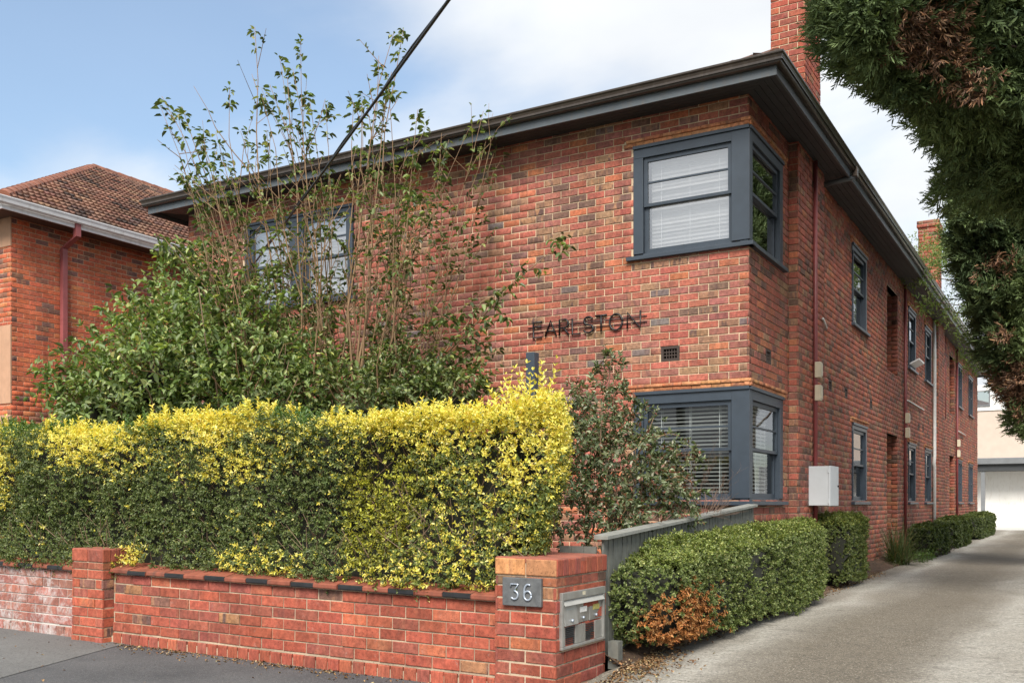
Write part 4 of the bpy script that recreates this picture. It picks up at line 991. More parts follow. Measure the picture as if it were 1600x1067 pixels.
# ------------------------------------------------------------------ golden privet hedge behind the street wall
hg = empty('privet_hedge', (-3.5, -4.6, .5)); tag(hg, 'long clipped hedge of golden and green privet behind the street wall', 'hedge')
def hedge_front(x, z):
    p = np.column_stack([x, np.zeros_like(x), z])
    return -4.93 + .10*fnoise(p, 2.6, 21) + .06*fnoise(p, 8, 22) - .17*np.exp(-((z-.76)/.17)**2) + .10*np.clip((z-1.85)/.25, 0, 1)
def hedge_top(x): return 2.00 + .05*np.sin(x*1.7+.5) + .035*np.sin(x*4.3) - .10*np.exp(-((x+2.35)/.30)**2) - .03*np.clip((x+2)/1.5, 0, 1)
def hedge_end(z): return .02 + .16*np.clip((z-1.05)/.5, 0, 1) - .10*np.clip((z-1.9)/.3, 0, 1)          # right-hand end
def gold(x, z):
    g = np.full(len(x), .035)
    for cx, cz, rx, rz, a in ((-4.95,1.90,.58,.26,1.0), (-3.95,2.06,.5,.10,.8), (-3.25,1.98,.62,.20,.95), (-3.0,1.62,.40,.18,.55), (-3.6,1.6,.25,.2,.25), (-1.85,2.06,.32,.14,1), (-1.35,1.98,.45,.20,1), (-.75,1.95,.55,.22,1), (-.05,1.90,.45,.34,1),
                              (-.15,1.62,.40,.28,.52), (-.65,1.45,.5,.35,.30), (-.55,1.0,.6,.45,.24), (-1.0,1.76,.5,.14,.5), (-4.4,1.7,.5,.2,.4), (-2.4,1.8,.6,.25,.3), (-1.5,1.25,.42,.55,.34), (-6.12,1.65,.16,.35,.75), (-4.18,.80,.18,.10,.8), (-2.6,.80,.5,.12,.3), (-1.2,.78,.6,.12,.35), (.02,.95,.25,.25,.3), (-6.6,1.9,.4,.3,.5)):
        g = np.maximum(g, a*np.exp(-(((x-cx)/rx)**2 + ((z-cz)/rz)**2)**1.4))
    return g
# dark core: the hedge's inner shade put in as a near-black body
xs = np.linspace(-8.1, -.42, 120); zs = np.linspace(.62, 1.0, 12)
X, T = np.meshgrid(xs, np.linspace(0, 1, 14)); Zc = .60 + T*(hedge_top(X) - .10 - .60)
Yc = hedge_front(X.ravel(), Zc.ravel()).reshape(X.shape) + .20
n_, m_ = X.shape; i_ = np.arange(n_*m_).reshape(n_, m_); Fq = np.stack([i_[:-1,:-1], i_[:-1,1:], i_[1:,1:], i_[1:,:-1]], -1).reshape(-1, 4)
Vf = np.column_stack([X.ravel(), Yc.ravel(), Zc.ravel()]); Vb = Vf.copy(); Vb[:, 1] = -4.05
top = np.stack([i_[-1,:-1], i_[-1,1:], i_[-1,1:]+n_*m_, i_[-1,:-1]+n_*m_], -1); endf = np.stack([i_[:-1,-1], i_[1:,-1], i_[1:,-1]+n_*m_, i_[:-1,-1]+n_*m_], -1)
link('dark_core', np_mesh('dark_core', np.concatenate([Vf, Vb]), np.concatenate([Fq, Fq + n_*m_, top, endf])), M['core'], hg)
# sprigs over the front, end and top
n = 15500; x = rng.uniform(-8.1, .12, n); z = rng.uniform(.63, 2.08, n); keep = (z < hedge_top(x)) & (x < hedge_end(z)) & (fnoise(np.column_stack([x, np.zeros(n), z]), 11, 23) + .35*rng.normal(size=n) > -.75); x, z = x[keep], z[keep]
P1 = np.column_stack([x, hedge_front(x, z) + rng.uniform(.0, .10, len(x)), z]); A1 = np.array([[0, -1, .35]]) + rng.normal(0, .45, (len(x), 3))
n = 2000; zz = rng.uniform(.95, 2.05, n); yy_ = rng.uniform(-4.95, -4.1, n); P2 = np.column_stack([hedge_end(zz) - .50*(yy_+4.95) - rng.uniform(0, .10, n), yy_, zz]); A2 = np.array([[1, -.2, .35]]) + rng.normal(0, .45, (n, 3))
n = 6800; xx = rng.uniform(-8.1, .08, n); P3 = np.column_stack([xx, rng.uniform(-4.92, -4.1, n), hedge_top(xx) - rng.uniform(0, .10, n)]); A3 = np.array([[0, -.15, 1]]) + rng.normal(0, .35, (n, 3))
k3 = xx < .06 - .50*(P3[:, 1]+4.95); P3, A3 = P3[k3], A3[k3]
P = np.concatenate([P1, P2, P3]); A = np.concatenate([A1, A2, A3]); on_top = np.concatenate([np.zeros(len(P1)), np.zeros(len(P2)), np.ones(len(P3))])  # ones mark the sprigs on the hedge top
b_, d_, nn_, l_, ti = sprigs(P, A, rng.uniform(.04, .10, len(P)), 4, rng.uniform(.020, .038, len(P)))
gp = gold(P[:, 0], P[:, 2]); gs = gp + .22*fnoise(P, 5, 31) + .20*rng.normal(size=len(P)); gs = np.where(gp < .08, gs - .12, gs)
isg = (gs > .40)[ti]; isg = np.where(rng.uniform(size=len(ti)) < .10, ~isg & (gp > .1)[ti], isg) | (rng.uniform(size=len(ti)) < .008)
rface = ((P[:, 0] > -1.7) & (rng.uniform(size=len(P)) < .55))[ti]
olive = (np.exp(-(((P[:, 0]+1.45)/.42)**2 + ((P[:, 2]-1.25)/.55)**2)) > .45)[ti]
green = colvar(len(ti), [(.095,.130,.040), (.150,.190,.060), (.215,.245,.092), (.060,.088,.030)], [.35, .35, .15, .15])
fresh = ((P[:, 0] < -3.6) & (on_top > .5))[ti]; green[fresh] = colvar(int(fresh.sum()), [(.20,.27,.075), (.14,.21,.06)])
green[rface] = colvar(int(rface.sum()), [(.17,.20,.045), (.24,.26,.06), (.11,.14,.038)])
green[olive] = colvar(int(olive.sum()), [(.20,.20,.034), (.12,.135,.028), (.38,.35,.05)], [.4, .35, .25])
goldc = colvar(len(ti), [(.84,.75,.17), (.77,.68,.11), (.58,.55,.08), (.87,.81,.32)], [.4, .3, .15, .15], .12)
goldc[olive] *= np.array([.7, .78, .5])
leaves('green_foliage', hg, M['leaf'], b_[~isg], d_[~isg], nn_[~isg], l_[~isg], l_[~isg]*.55, green[~isg])
leaves('golden_foliage', hg, M['leaf_gold'], b_[isg], d_[isg], nn_[isg], l_[isg], l_[isg]*.52, goldc[isg])
# upright shoots along the top
n = 820; xx = rng.uniform(-8.1, .06, n); tall = np.where(np.abs(xx+.30) < .20, rng.uniform(.12, .44, n), rng.uniform(.05, .17, n)); tall = np.where((xx < -3.9), tall*1.15, tall)
P4 = np.column_stack([xx, rng.uniform(-4.90, -4.25, n), hedge_top(xx) - .03]); A4 = np.array([[.05, -.1, 1]]) + rng.normal(0, .2, (n, 3)); P4[:, 0] = np.minimum(P4[:, 0], .02 - .5*(P4[:, 1]+4.95))
gx = gold(P4[:, 0], np.full(n, 2.0)) + .12*rng.normal(size=n) > .42
for sel_, nm, mat, cols_ in ((gx, 'golden_shoots', M['leaf_gold'], [(.86,.78,.20), (.80,.71,.13)]), (~gx, 'green_shoots', M['leaf'], [(.12,.20,.05), (.08,.15,.04)])):
    b_, d_, nn_, l_, ti = sprigs(P4[sel_], A4[sel_], tall[sel_], 8, rng.uniform(.040, .055, int(sel_.sum())), spread=.75)
    leaves(nm, hg, mat, b_, d_, nn_, l_, l_*.42, colvar(len(ti), cols_, None, .12))
st = MB()
for k in range(420):
    x = random.uniform(-8, .05); z = random.uniform(.6, 1.6); y = float(hedge_front(np.array([x]), np.array([z]))[0]) + .09
    st.tube([(x, y+.1, z), (x+random.uniform(-.1, .1), y, z+.14), (x+random.uniform(-.18, .18), y-.035, z+.30)], [.005, .004, .002], 4)
st.build('twigs', M['bark'], hg)['kind'] = 'stuff'

# ------------------------------------------------------------------ box hedge and clipped shrubs along the driveway
def clipped(name, label, cat, x0, x1, y0, y1, z0, ztop, dens, leafL, pal, w, brown=None, group=None, rnd=.12, gen=.05):
    o_ = empty(name, ((x0+x1)/2, (y0+y1)/2, z0)); tag(o_, label, cat, group)
    L = y1-y0; n = int(dens*(L*(x1-x0) + 2*L*(ztop(0)-z0) + 2*(x1-x0)*(ztop(0)-z0)))
    f = rng.uniform(size=(n, 3)); areas = np.array([L*(x1-x0), L*.8, L*.8*.35, (x1-x0)*.8, (x1-x0)*.8]); face = rng.choice(5, n, p=areas/areas.sum())
    S = 2*f-1
    for k, (ax, sg_) in enumerate(((2, 1), (0, 1), (0, -1), (1, -1), (1, 1))): S[face == k, ax] = sg_
    # round the box: superellipsoid squash
    q = (np.abs(S)**5).sum(1)**(1/5); S = S/q[:, None]
    Nn = unit(np.sign(S)*np.abs(S)**4 + 1e-6)
    def place(S, off):
        t = (S[:, 1]+1)/2; zt = ztop(t); p = np.column_stack([(x0+x1)/2 + S[:, 0]*(x1-x0)/2, y0 + t*L, z0 + (S[:, 2]+1)/2*(zt-z0)])
        return p
    P = place(S, 0); P = P + Nn*(.055*fnoise(P, 4.2, 41) + .03*fnoise(P, 13, 42) - rng.uniform(0, .09, n))[:, None]
    A = Nn + np.array([[0, 0, .45]]) + rng.normal(0, .45, (n, 3))
    b_, d_, nn_, l_, ti = sprigs(P, A, rng.uniform(.03, .06, n), 4, rng.uniform(.8, 1.2, n)*leafL)
    c = colvar(len(ti), pal, w); toplit = (Nn[ti][:, 2] > .5); c[toplit] *= np.array([1.25, 1.2, 1.0])  # upward-facing leaves coloured lighter, as if lit from above
    if brown is not None:
        bx, by, bz, br = brown; dist = np.sqrt((((P - np.array([bx, by, bz]))/np.array(br))**2).sum(1)) + .35*fnoise(P, 7, 44) + .30*rng.normal(size=n)
        br_ = (dist < 1)[ti]; c[br_] = colvar(int(br_.sum()), [(.36,.15,.045), (.28,.11,.035), (.42,.22,.09)])
        leaves('dead_leaves', o_, M['litter'], b_[br_], d_[br_], nn_[br_], l_[br_]*1.1, l_[br_]*.55, c[br_], .5, .3)
        k_ = ~br_; b_, d_, nn_, l_, c = b_[k_], d_[k_], nn_[k_], l_[k_], c[k_]
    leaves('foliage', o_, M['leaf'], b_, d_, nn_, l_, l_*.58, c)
    g = np.linspace(-1, 1, 9); V = []; Fc = []; n0 = 0
    for ax in range(3):
        for sg_ in (-1, 1):
            a_, b2 = np.meshgrid(g, g); s = np.zeros((81, 3)); s[:, ax] = sg_; s[:, (ax+1) % 3] = a_.ravel(); s[:, (ax+2) % 3] = b2.ravel()
            q = (np.abs(s)**5).sum(1)**(1/5); s = s/q[:, None]*np.array([.80, .96, .84]); p = place(s, 0); V.append(p + .02*rng.normal(size=p.shape))
            i2 = np.arange(81).reshape(9, 9); Fc.append(np.stack([i2[:-1,:-1], i2[:-1,1:], i2[1:,1:], i2[1:,:-1]], -1).reshape(-1, 4) + n0); n0 += 81
    link('dark_core', np_mesh('dark_core', np.concatenate(V), np.concatenate(Fc)), M['core'], o_)  # solid dark body in place of the shade between leaves
    return o_
boxpal = [(.130,.170,.050), (.195,.240,.078), (.31,.34,.14), (.075,.102,.034)]
clipped('box_hedge', 'long box hedge beside the driveway with a dead brown patch at its near end', 'hedge', .10, .72, -4.30, 1.05, .17, lambda t: .90 + .20*np.asarray(t), 1050, .027, boxpal, [.35, .3, .12, .23], (.70, -3.85, .34, (.30, .58, .22)))
clipped('box_shrub', 'small clipped box shrub between the drain pipe and grassy tuft', 'shrub',   .12, .62, 2.45, 3.75, .17, lambda t: 1.10 + 0*np.asarray(t), 900, .030, [(.085,.115,.034), (.135,.165,.050), (.24,.25,.08)], [.5, .4, .1])
for k, (y0, y1, zt, lab) in enumerate(((10.6, 12.9, .84, 'clipped dark shrub just behind the grassy tuft, nearest of the far three'), (14.6, 18.4, .90, 'middle dark clipped shrub of the three by the far wall'), (20.6, 27.6, .94, 'last dark clipped shrub at the rear corner of the building'))):
    clipped('clipped_shrub', lab, 'shrub', .10, .66, y0, y1, .17, lambda t, zt=zt: zt + 0*np.asarray(t), 330, .050, [(.050,.072,.022), (.085,.11,.036), (.15,.175,.06)], [.5, .4, .1], group='clipped shrubs along the far wall')
# grassy tuft
gt = empty('grass_tuft', (.34, 8.1, .2)); tag(gt, 'tuft of strappy dark grass leaves beside the recessed doorway', 'plant')
n = 420; az_ = rng.uniform(0, 6.28, n); el = rng.uniform(.25, 1.45, n); d0 = np.column_stack([np.cos(az_)*np.cos(el), np.sin(az_)*np.cos(el), np.sin(el)])
Lb = rng.uniform(.65, 1.1, n); base = np.array([.34, 8.1, .18]) + np.column_stack([rng.normal(0, .07, (n, 2)), np.zeros(n)]); V = []; F = []; sd = unit(np.cross(d0, [[0, 0, 1.]])); wd = rng.uniform(.005, .010, n)
segs = 5
for k in range(segs):
    t = k/(segs-1); p = base + d0*(Lb*t)[:, None] + np.array([0, 0, -1.])*(Lb*.55*t*t*np.cos(el))[:, None]; w_k = (wd*(1-t*.9))[:, None]; V += [p - sd*w_k, p + sd*w_k]
V = np.stack(V, 1).reshape(-1, 3); F = (np.arange(n)*segs*2)[:, None, None] + np.array([(2*k, 2*k+1, 2*k+3, 2*k+2) for k in range(segs-1)])[None]
cg = colvar(n, [(.045,.07,.022), (.075,.10,.035), (.17,.13,.06)], [.5, .35, .15])
link('blades', np_mesh('blades', V, F.reshape(-1, 4), {'lcol': ('FLOAT_COLOR', 'POINT', np.repeat(np.column_stack([cg, np.ones(n)]), segs*2, 0))}), M['leaf'], gt)['kind'] = 'stuff'
# low purple and green groundcover at the bed edge
gcv = empty('groundcover', (.5, 10, .16)); gcv['kind'] = 'stuff'
n = 900; P = np.column_stack([rng.uniform(.35, .72, n), rng.uniform(8.9, 13.5, n), rng.uniform(.16, .34, n)]); pur = P[:, 1] > 10.6
c = colvar(n, [(.08,.14,.03), (.06,.10,.025)]); c[pur] = colvar(int(pur.sum()), [(.05,.02,.03), (.035,.03,.02)])
leaves('groundcover_leaves', gcv, M['leaf'], P, rdir(n) + np.array([.3, -.2, .4]), rdir(n) + np.array([0, 0, 1.5]), rng.uniform(.05, .09, n), rng.uniform(.02, .035, n), c)

# ------------------------------------------------------------------ apple-like tree with upright water shoots, and the shrubs round it
at = empty('upright_shoot_tree', (-4.4, -1.95, .45)); tag(at, 'sparse tree of tall upright tan shoots in front of the upper left window', 'tree')
T0 = Vector((-4.42, -1.95, .45)); limb = MB(); shoots = MB(); tw2 = MB(); LP, LD, LL = [], [], []
right = Vector((.863, .505, 0)); fwd = Vector((-.505, .863, 0))
def curve(p0, p1, sag, n=7, wob=.04):
    out = []
    for k in range(n):
        t = k/(n-1); p = p0.lerp(p1, t) + sag*(4*t*(1-t)); out.append(p + Vector((random.gauss(0, wob), random.gauss(0, wob), random.gauss(0, wob)))*(1 if 0 < k < n-1 else 0))
    return out
heads = []
for k in range(11):
    lat = -1.0 + 2.1*k/10 + random.uniform(-.1, .1); dp = random.uniform(-.45, .55)
    top_ = T0 + right*lat*.75 + fwd*dp + Vector((0, 0, 1.55 + random.uniform(-.25, .45) - .12*abs(lat)))
    pts = curve(T0 + right*lat*.15 + Vector((0, 0, .2)), top_, right*lat*.22 + Vector((0, 0, -.1))); limb.tube(pts, [.045-.022*i/6 for i in range(7)], 6); heads.append((top_, lat, dp))
for k in range(68):
    h, lat, dp = heads[k % 11]; s0 = h + Vector((random.gauss(0, .12), random.gauss(0, .12), random.uniform(-.35, .25)))
    lean = max(-.85, min(.80, lat*random.uniform(.35, 1.0) + random.gauss(0, .22))); H_ = random.uniform(2.6, 4.9)*(1 - .10*abs(lat))
    if k % 9 == 0: H_ = min(4.4, H_ + .8)
    p1_ = s0 + right*lean*H_*.33 + fwd*random.gauss(dp*.3, .22) + Vector((0, 0, H_)); pts = curve(s0, p1_, right*(-lean*.12 + random.gauss(0, .08)) + fwd*random.gauss(0, .08), 8, .035)
    r0 = .007 + .0045*H_/3 + random.uniform(-.002, .004); shoots.tube(pts, [r0*(1-.83*i/7) for i in range(8)], 5)
    for q in range(random.choice((1, 2, 2, 3))):                               # forks
        t = random.uniform(.30, .80); i = min(int(t*7), 6); p = pts[i].lerp(pts[i+1], t*7-i); e = p + right*random.gauss(lean*.3, .28) + fwd*random.gauss(0, .25) + Vector((0, 0, random.uniform(.5, 1.35)))
        fk = curve(p, e, right*random.gauss(0, .06), 6, .02); shoots.tube(fk, [r0*.5*(1-.75*i/5) for i in range(6)], 4)
        for w in range(random.randint(4, 9)):
            t = 1 - .8*random.random()**1.4; i = min(int(t*5), 4); c_ = fk[i].lerp(fk[i+1], t*5-i)
            for v in range(random.choice((1, 2, 3, 3))):
                d = Vector((random.gauss(0, 1), random.gauss(0, 1), random.uniform(-.7, .6))).normalized(); LP.append(c_ + d*random.uniform(.008, .03)); LD.append(d); LL.append(random.uniform(.04, .09))
    nl = int(random.uniform(5, 13)*H_/3)
    for q in range(nl):
        t = 1 - random.uniform(0, .72)**1.5 if q > 3 else random.uniform(.93, 1); i = min(int(t*7), 6); p = pts[i].lerp(pts[i+1], t*7-i)
        for w in range(random.choice((1, 1, 2, 3, 4, 5))):
            d = Vector((random.gauss(0, 1), random.gauss(0, 1), random.uniform(-.7, .6))).normalized(); LP.append(p + d*random.uniform(.01, .04)); LD.append(d); LL.append(random.uniform(.045, .105)*(.65 if t < .6 else 1.0))
    for q in range(random.randint(3, 7)):                                      # side spurs
        t = random.uniform(.25, .95); i = min(int(t*7), 6); p = pts[i].lerp(pts[i+1], t*7-i); d = (right*random.gauss(lean*.3, .7) + fwd*random.gauss(0, .6) + Vector((0, 0, random.uniform(.3, 1.0)))).normalized(); ln = random.uniform(.15, .55)
        sp = [p, p + d*ln*.5 + Vector((0, 0, .02)), p + d*ln + Vector((0, 0, .05))]; tw2.tube(sp, [.005, .004, .0022], 4, False)
        for w in range(random.randint(2, 6)):
            dd = (d + Vector((random.gauss(0, .8), random.gauss(0, .8), random.gauss(-.2, .6)))).normalized(); LP.append(sp[0].lerp(sp[2], random.uniform(.4, 1))); LD.append(dd); LL.append(random.uniform(.045, .085))
# long arching side branches
for (lat, up, dp, nl, z0) in ((2.60, 2.20, -.25, 30, 1.7), (1.95, 1.45, -.35, 30, 1.6), (1.75, .95, -.3, 26, 1.6), (1.75, .45, -.5, 24, 1.5), (-1.9, 2.3, -.1, 18, 1.7), (-2.3, 1.7, -.2, 24, 1.6), (1.8, 1.15, -.1, 26, 1.6), (-2.9, 1.2, .1, 24, 1.6), (1.9, .35, -.4, 24, 1.5), (1.6, .3, -.6, 24, 1.6), (1.45, 1.3, -.6, 22, 1.7), (-2.6, .7, -.4, 24, 1.5), (1.2, .8, -.8, 22, 1.6), (2.2, 2.0, -.2, 18, 1.6)):
    s0 = T0 + Vector((0, 0, z0)) + right*lat*.25; p1_ = s0 + right*lat*.8 + fwd*dp + Vector((0, 0, up)); pts = curve(s0, p1_, Vector((0, 0, .18)), 8, .03); shoots.tube(pts, [.016*(1-.8*i/7) for i in range(8)], 5)
    for q in range(nl):
        t = 1 - .60*random.random()**1.5; i = min(int(t*7), 6); p = pts[i].lerp(pts[i+1], t*7-i) + Vector((random.gauss(0, .07), random.gauss(0, .07), random.gauss(0, .06)))
        for w in range(random.randint(2, 4)):
            d = Vector((random.gauss(0, 1), random.gauss(0, 1), random.uniform(-.9, .4))).normalized(); LP.append(p + d*.02); LD.append(d); LL.append(random.uniform(.060, .105))
limb.build('limbs', M['bark'], at, True); shoots.build('shoots', M['shoot'], at, True)['kind'] = 'stuff'; tw2.build('spurs', M['shoot'], at)['kind'] = 'stuff'
LP = np.array([p[:] for p in LP]); LD = np.array([p[:] for p in LD]); LL = np.array(LL); nL = len(LP); LN = rdir(nL)*.5 + np.array([0, 0, 1.])
LC = colvar(nL, [(.090,.130,.045), (.15,.205,.07), (.23,.28,.11), (.065,.088,.040), (.34,.35,.13)], [.35, .28, .14, .15, .08])
order = np.argsort(-LL); single = np.zeros(nL, bool); single[order[:300]] = True
leaves('foliage', at, M['leaf'], LP[~single], LD[~single], LN[~single], LL[~single], LL[~single]*.52, LC[~single], .3, .3)
v1, f1, c1 = leaf_arrays(np.zeros((1, 3)), np.array([[1., 0, 0]]), np.array([[0, 0, 1.]]), np.array([1.0]), np.array([.55]), np.ones((1, 3)), .3, .3)
lm = np_mesh('leaf', v1, f1); lm.materials.append(M['leaf_o']); inv = INV(at)
for i in np.where(single)[0]:
    d = Vector(LD[i]).normalized(); s_ = Vector(LN[i]).cross(d).normalized(); n_ = d.cross(s_)
    o = bpy.data.objects.new('leaf', lm); COL.objects.link(o); o.parent = at; o.matrix_parent_inverse = inv
    o.matrix_basis = Matrix.Translation(LP[i]) @ Matrix((d, s_, n_)).transposed().to_4x4() @ Matrix.Scale(LL[i], 4); o.color = (*LC[i], 1)

def lobed_shrub(name, label, cat, lobes, dens, leafL, pal, w, base, seed, core=.62, stems=8, ratio=.5, tw=None, pairs=3, ln=(.05, .14), inner=.45, stem_r=.02, stray=0):
    o_ = empty(name, base); tag(o_, label, cat)
    P, Nn = lobe_points(lobes, dens, inner, seed); A = Nn + np.array([[0, 0, .35]]) + rng.normal(0, .6, (len(P), 3))
    b_, d_, nn_, l_, ti = sprigs(P, A, rng.uniform(*ln, len(P)), pairs, rng.uniform(.75, 1.2, len(P))*leafL)
    nn_ = unit(nn_ + np.array([0, 0, .6])); leaves('foliage', o_, M['leaf'], b_, d_, nn_, l_, l_*ratio, colvar(len(ti), pal, w), .25, .25)
    if core: blob_core('dark_lobes', lobes, o_, M['core'], core, seed)
    if stray:
        sm = MB(); SP, SD_, SL = [], [], []
        for k in range(stray):
            x, y, z, r = lobes[random.randrange(len(lobes))]; d = Vector(rdir(1)[0]); d.z = abs(d.z)*.8 + .15; d.normalize(); s0 = Vector((x, y, z)) + d*r*.5; e = Vector((x, y, z)) + d*r*random.uniform(1.15, 1.75)
            pts = curve(s0, e, Vector((0, 0, .06)), 6, .02); sm.tube(pts, [.007*(1-.75*i/5) for i in range(6)], 4, False)
            for q in range(random.randint(8, 18)):
                t = 1 - .75*random.random()**1.3; i = min(int(t*5), 4); SP.append(pts[i].lerp(pts[i+1], t*5-i)[:]); dd = (d*.5 + Vector(rdir(1)[0])).normalized(); SD_.append(dd[:]); SL.append(random.uniform(.8, 1.4)*leafL)
        SP, SD_, SL = np.array(SP), np.array(SD_), np.array(SL); leaves('outer_leaves', o_, M['leaf'], SP, SD_, rdir(len(SP))*.6 + np.array([0, 0, 1.]), SL, SL*ratio, colvar(len(SP), pal, w), .3, .3)
        sm.build('outer_twigs', M['shoot'], o_)['kind'] = 'stuff'
    mb = MB(); B0 = Vector(base)
    for k in range(stems):
        x, y, z, r = lobes[k % len(lobes)]; e = Vector((x, y, z)) + Vector((random.gauss(0, r*.4), random.gauss(0, r*.4), random.uniform(.2, .9)*r))
        mb.tube(curve(B0 + Vector((random.gauss(0, .08), random.gauss(0, .08), 0)), e, Vector((0, 0, .1)), 7, .05), [stem_r*(1-.75*i/6) for i in range(7)], 5)
    mb.build('stems', M['bark'], o_, True); return o_
lobed_shrub('dense_shrub', 'dense dark leafy shrub filling the garden behind the left half of the hedge', 'shrub',
    [(-5.63,-2.72,2.85,.95), (-6.0,-3.51,2.5,.65), (-5.26,-2.15,3.1,.75), (-6.29,-2.52,3.45,.50), (-6.30,-3.8,2.3,.45), (-4.52,-2.3,2.35,.60), (-6.30,-2.35,4.05,.36), (-5.75,-3.36,2.7,.62), (-4.93,-2.89,2.35,.70), (-6.9,-3.2,2.3,.5)],
    62, .082, [(.145,.205,.065), (.220,.290,.098), (.31,.37,.15), (.09,.125,.048), (.44,.46,.15)], [.33, .31, .16, .15, .05], (-5.3, -2.6, .45), 51, core=.26, stems=60, ln=(.12, .42), inner=.85, pairs=4, stray=190)
lobed_shrub('leafy_bush', 'dark glossy bush under the tan shoots against the brick front', 'shrub', [(-3.61,-1.53,2.55,.55), (-4.19,-1.53,2.8,.42), (-2.90,-1.62,2.45,.33), (-3.81,-2.23,2.3,.50), (-3.2,-1.9,2.2,.4)],
    58, .078, [(.120,.160,.058), (.185,.230,.084), (.28,.31,.125), (.07,.095,.04)], [.35, .33, .17, .15], (-3.6, -1.7, .45), 61, core=.2, stems=30, ln=(.10, .34), inner=.85, pairs=4, stray=90)
lobed_shrub('camellia_shrub', 'upright dark shrub with reddish tips behind the brick pier', 'shrub',
    [(-.61,-3.14,1.79,.34), (-.32,-3.09,1.67,.38), (-.12,-2.85,1.39,.32), (-.46,-2.93,2.08,.28), (-.38,-2.89,2.40,.12), (-.37,-2.88,2.58,.07), (.02,-2.53,1.42,.20), (-.48,-3.41,1.22,.30), (-.13,-3.32,1.12,.26), (-.80,-2.9,2.12,.22), (-.1,-2.61,1.75,.16), (.06,-2.35,1.62,.18), (-.22,-2.7,1.98,.20), (.10,-2.45,1.25,.18)],
    160, .050, [(.130,.165,.080), (.155,.185,.095), (.05,.07,.036), (.34,.35,.24), (.25,.11,.075)], [.34, .28, .16, .12, .10], (-.35, -3.05, .45), 71, core=0, stems=18, pairs=3, ln=(.04, .10), inner=.75, stem_r=.014, stray=40)  # palest leaf colour stands in for highlights on the leaves
# bare twiggy shrub before the lower corner window
bt = empty('bare_shrub', (-.05, -1.55, .45)); tag(bt, 'leafless twiggy shrub in front of the lower corner window', 'shrub'); mb = MB()
def twig_rec(p, d, ln, r, depth):
    q = p + d*ln; m_ = p.lerp(q, .5) + Vector((random.gauss(0, .02), random.gauss(0, .02), 0)); mb.tube([p, m_, q], [r, r*.85, r*.6], 4, False)
    if depth == 0: return
    for k in range(3 if depth > 1 else 2):
        t = random.uniform(.35, 1); nd = (d + Vector((random.gauss(0, .42), random.gauss(0, .42), random.gauss(.1, .25)))).normalized(); twig_rec(p.lerp(q, t), nd, ln*random.uniform(.45, .75), r*.55, depth-1)
for k in range(4): twig_rec(Vector((-.05 + random.gauss(0, .05), -1.55, .5)), Vector((random.gauss(0, .07), random.gauss(0, .06), 1)).normalized(), random.uniform(.6, .95), .009, 4)
mb.build('twigs', M['twig'], bt)['kind'] = 'stuff'

# ------------------------------------------------------------------ cypresses over the driveway and a light tree beyond
def cypress(name, label, base, lobes, dens, seed, brown, scale=1.0, hang=.25):
    o_ = empty(name, base); tag(o_, label, 'tree', 'cypresses along the driveway'); P, Nn = lobe_points(lobes, dens, .35, seed, bump_=.45)
    A = Nn*.8 + np.array([[0, 0, hang]]) + rng.normal(0, .35, (len(P), 3)); n = len(P); nf = 11; A = unit(A); R = unit(np.cross(A, rdir(n))); out = []
    L0 = rng.uniform(.14, .26, n)*scale
    for k in range(nf):                                                          # flattened sprays of scale leaves
        f = k/(nf-1); sd_ = (1 if k % 2 else -1); b = P + A*(L0*f*.75)[:, None]; d = A*.8 + R*sd_*(.75-.45*f) + rng.normal(0, .22, (n, 3))
        out.append((b, d, L0*rng.uniform(.30, .50, n)*(1.1-.5*f)))
    b_ = np.concatenate([o[0] for o in out]); d_ = np.concatenate([o[1] for o in out]); l_ = np.concatenate([o[2] for o in out]); ti = np.tile(np.arange(n), nf)
    tone = .5 + .5*np.clip(fnoise(P, 2.6, seed+9) + .35*rng.normal(size=n), -1, 1); pal0, pal1 = np.array([.040, .066, .030]), np.array([.215, .285, .110])  # sunlit and shaded clumps of spray are put into the colour by noise
    c = (pal0 + (pal1-pal0)*tone[:, None])[ti]*rng.uniform(.75, 1.25, (len(ti), 1)); br_ = np.zeros(n, bool)
    for (x, y, z, r) in brown: br_ |= (((P - np.array([x, y, z]))**2).sum(1)**.5 + .22*fnoise(P, 4, seed+3) + .16*np.abs(rng.normal(size=n))) < r*1.25
    bi = br_[ti]; c[bi] = colvar(int(bi.sum()), [(.24,.14,.085), (.32,.18,.10), (.17,.11,.075)]); l_ = np.where(bi, l_*1.0, l_)
    leaves('foliage', o_, M['needle'], b_[~bi], d_[~bi], rdir(int((~bi).sum())), l_[~bi], l_[~bi]*.22, c[~bi], .2, .1)
    if bi.any(): leaves('dead_foliage', o_, M['litter'], b_[bi], d_[bi] + np.array([0, 0, -.45]), rdir(int(bi.sum())), l_[bi]*1.1, l_[bi]*.16, c[bi], .3, .3)
    blob_core('dark_lobes', lobes, o_, M['core'], .58, seed)  # dark solids added to block the sky and paint inner shade
    mb = MB(); B0 = Vector(base); zt = max(l[2]+l[3] for l in lobes)
    mb.tube([B0, B0 + Vector((.05, 0, 2)), B0 + Vector((-.05, .1, zt*.6)), B0 + Vector((0, 0, zt))], [.24, .2, .14, .03], 10); mb.build('trunk', M['bark'], o_, True)
    br2 = MB()
    for (x, y, z, r) in lobes:
        s0 = Vector((B0.x, B0.y, max(1.2, z - .7))); br2.tube(curve(s0, Vector((x, y, z)), Vector((0, 0, .15)), 7, .06), [.022*(1-.8*i/6) for i in range(7)], 5)
        for _ in range(5):
            e = Vector((x, y, z)) + Vector(rdir(1)[0])*r*random.uniform(.8, 1.15); br2.tube(curve(Vector((x, y, z)), e, Vector((0, 0, -.04)), 4, .03), [.014, .010, .006, .003], 4)
    br2.build('branches', M['dark_bark'], o_, True)['kind'] = 'stuff'; return o_
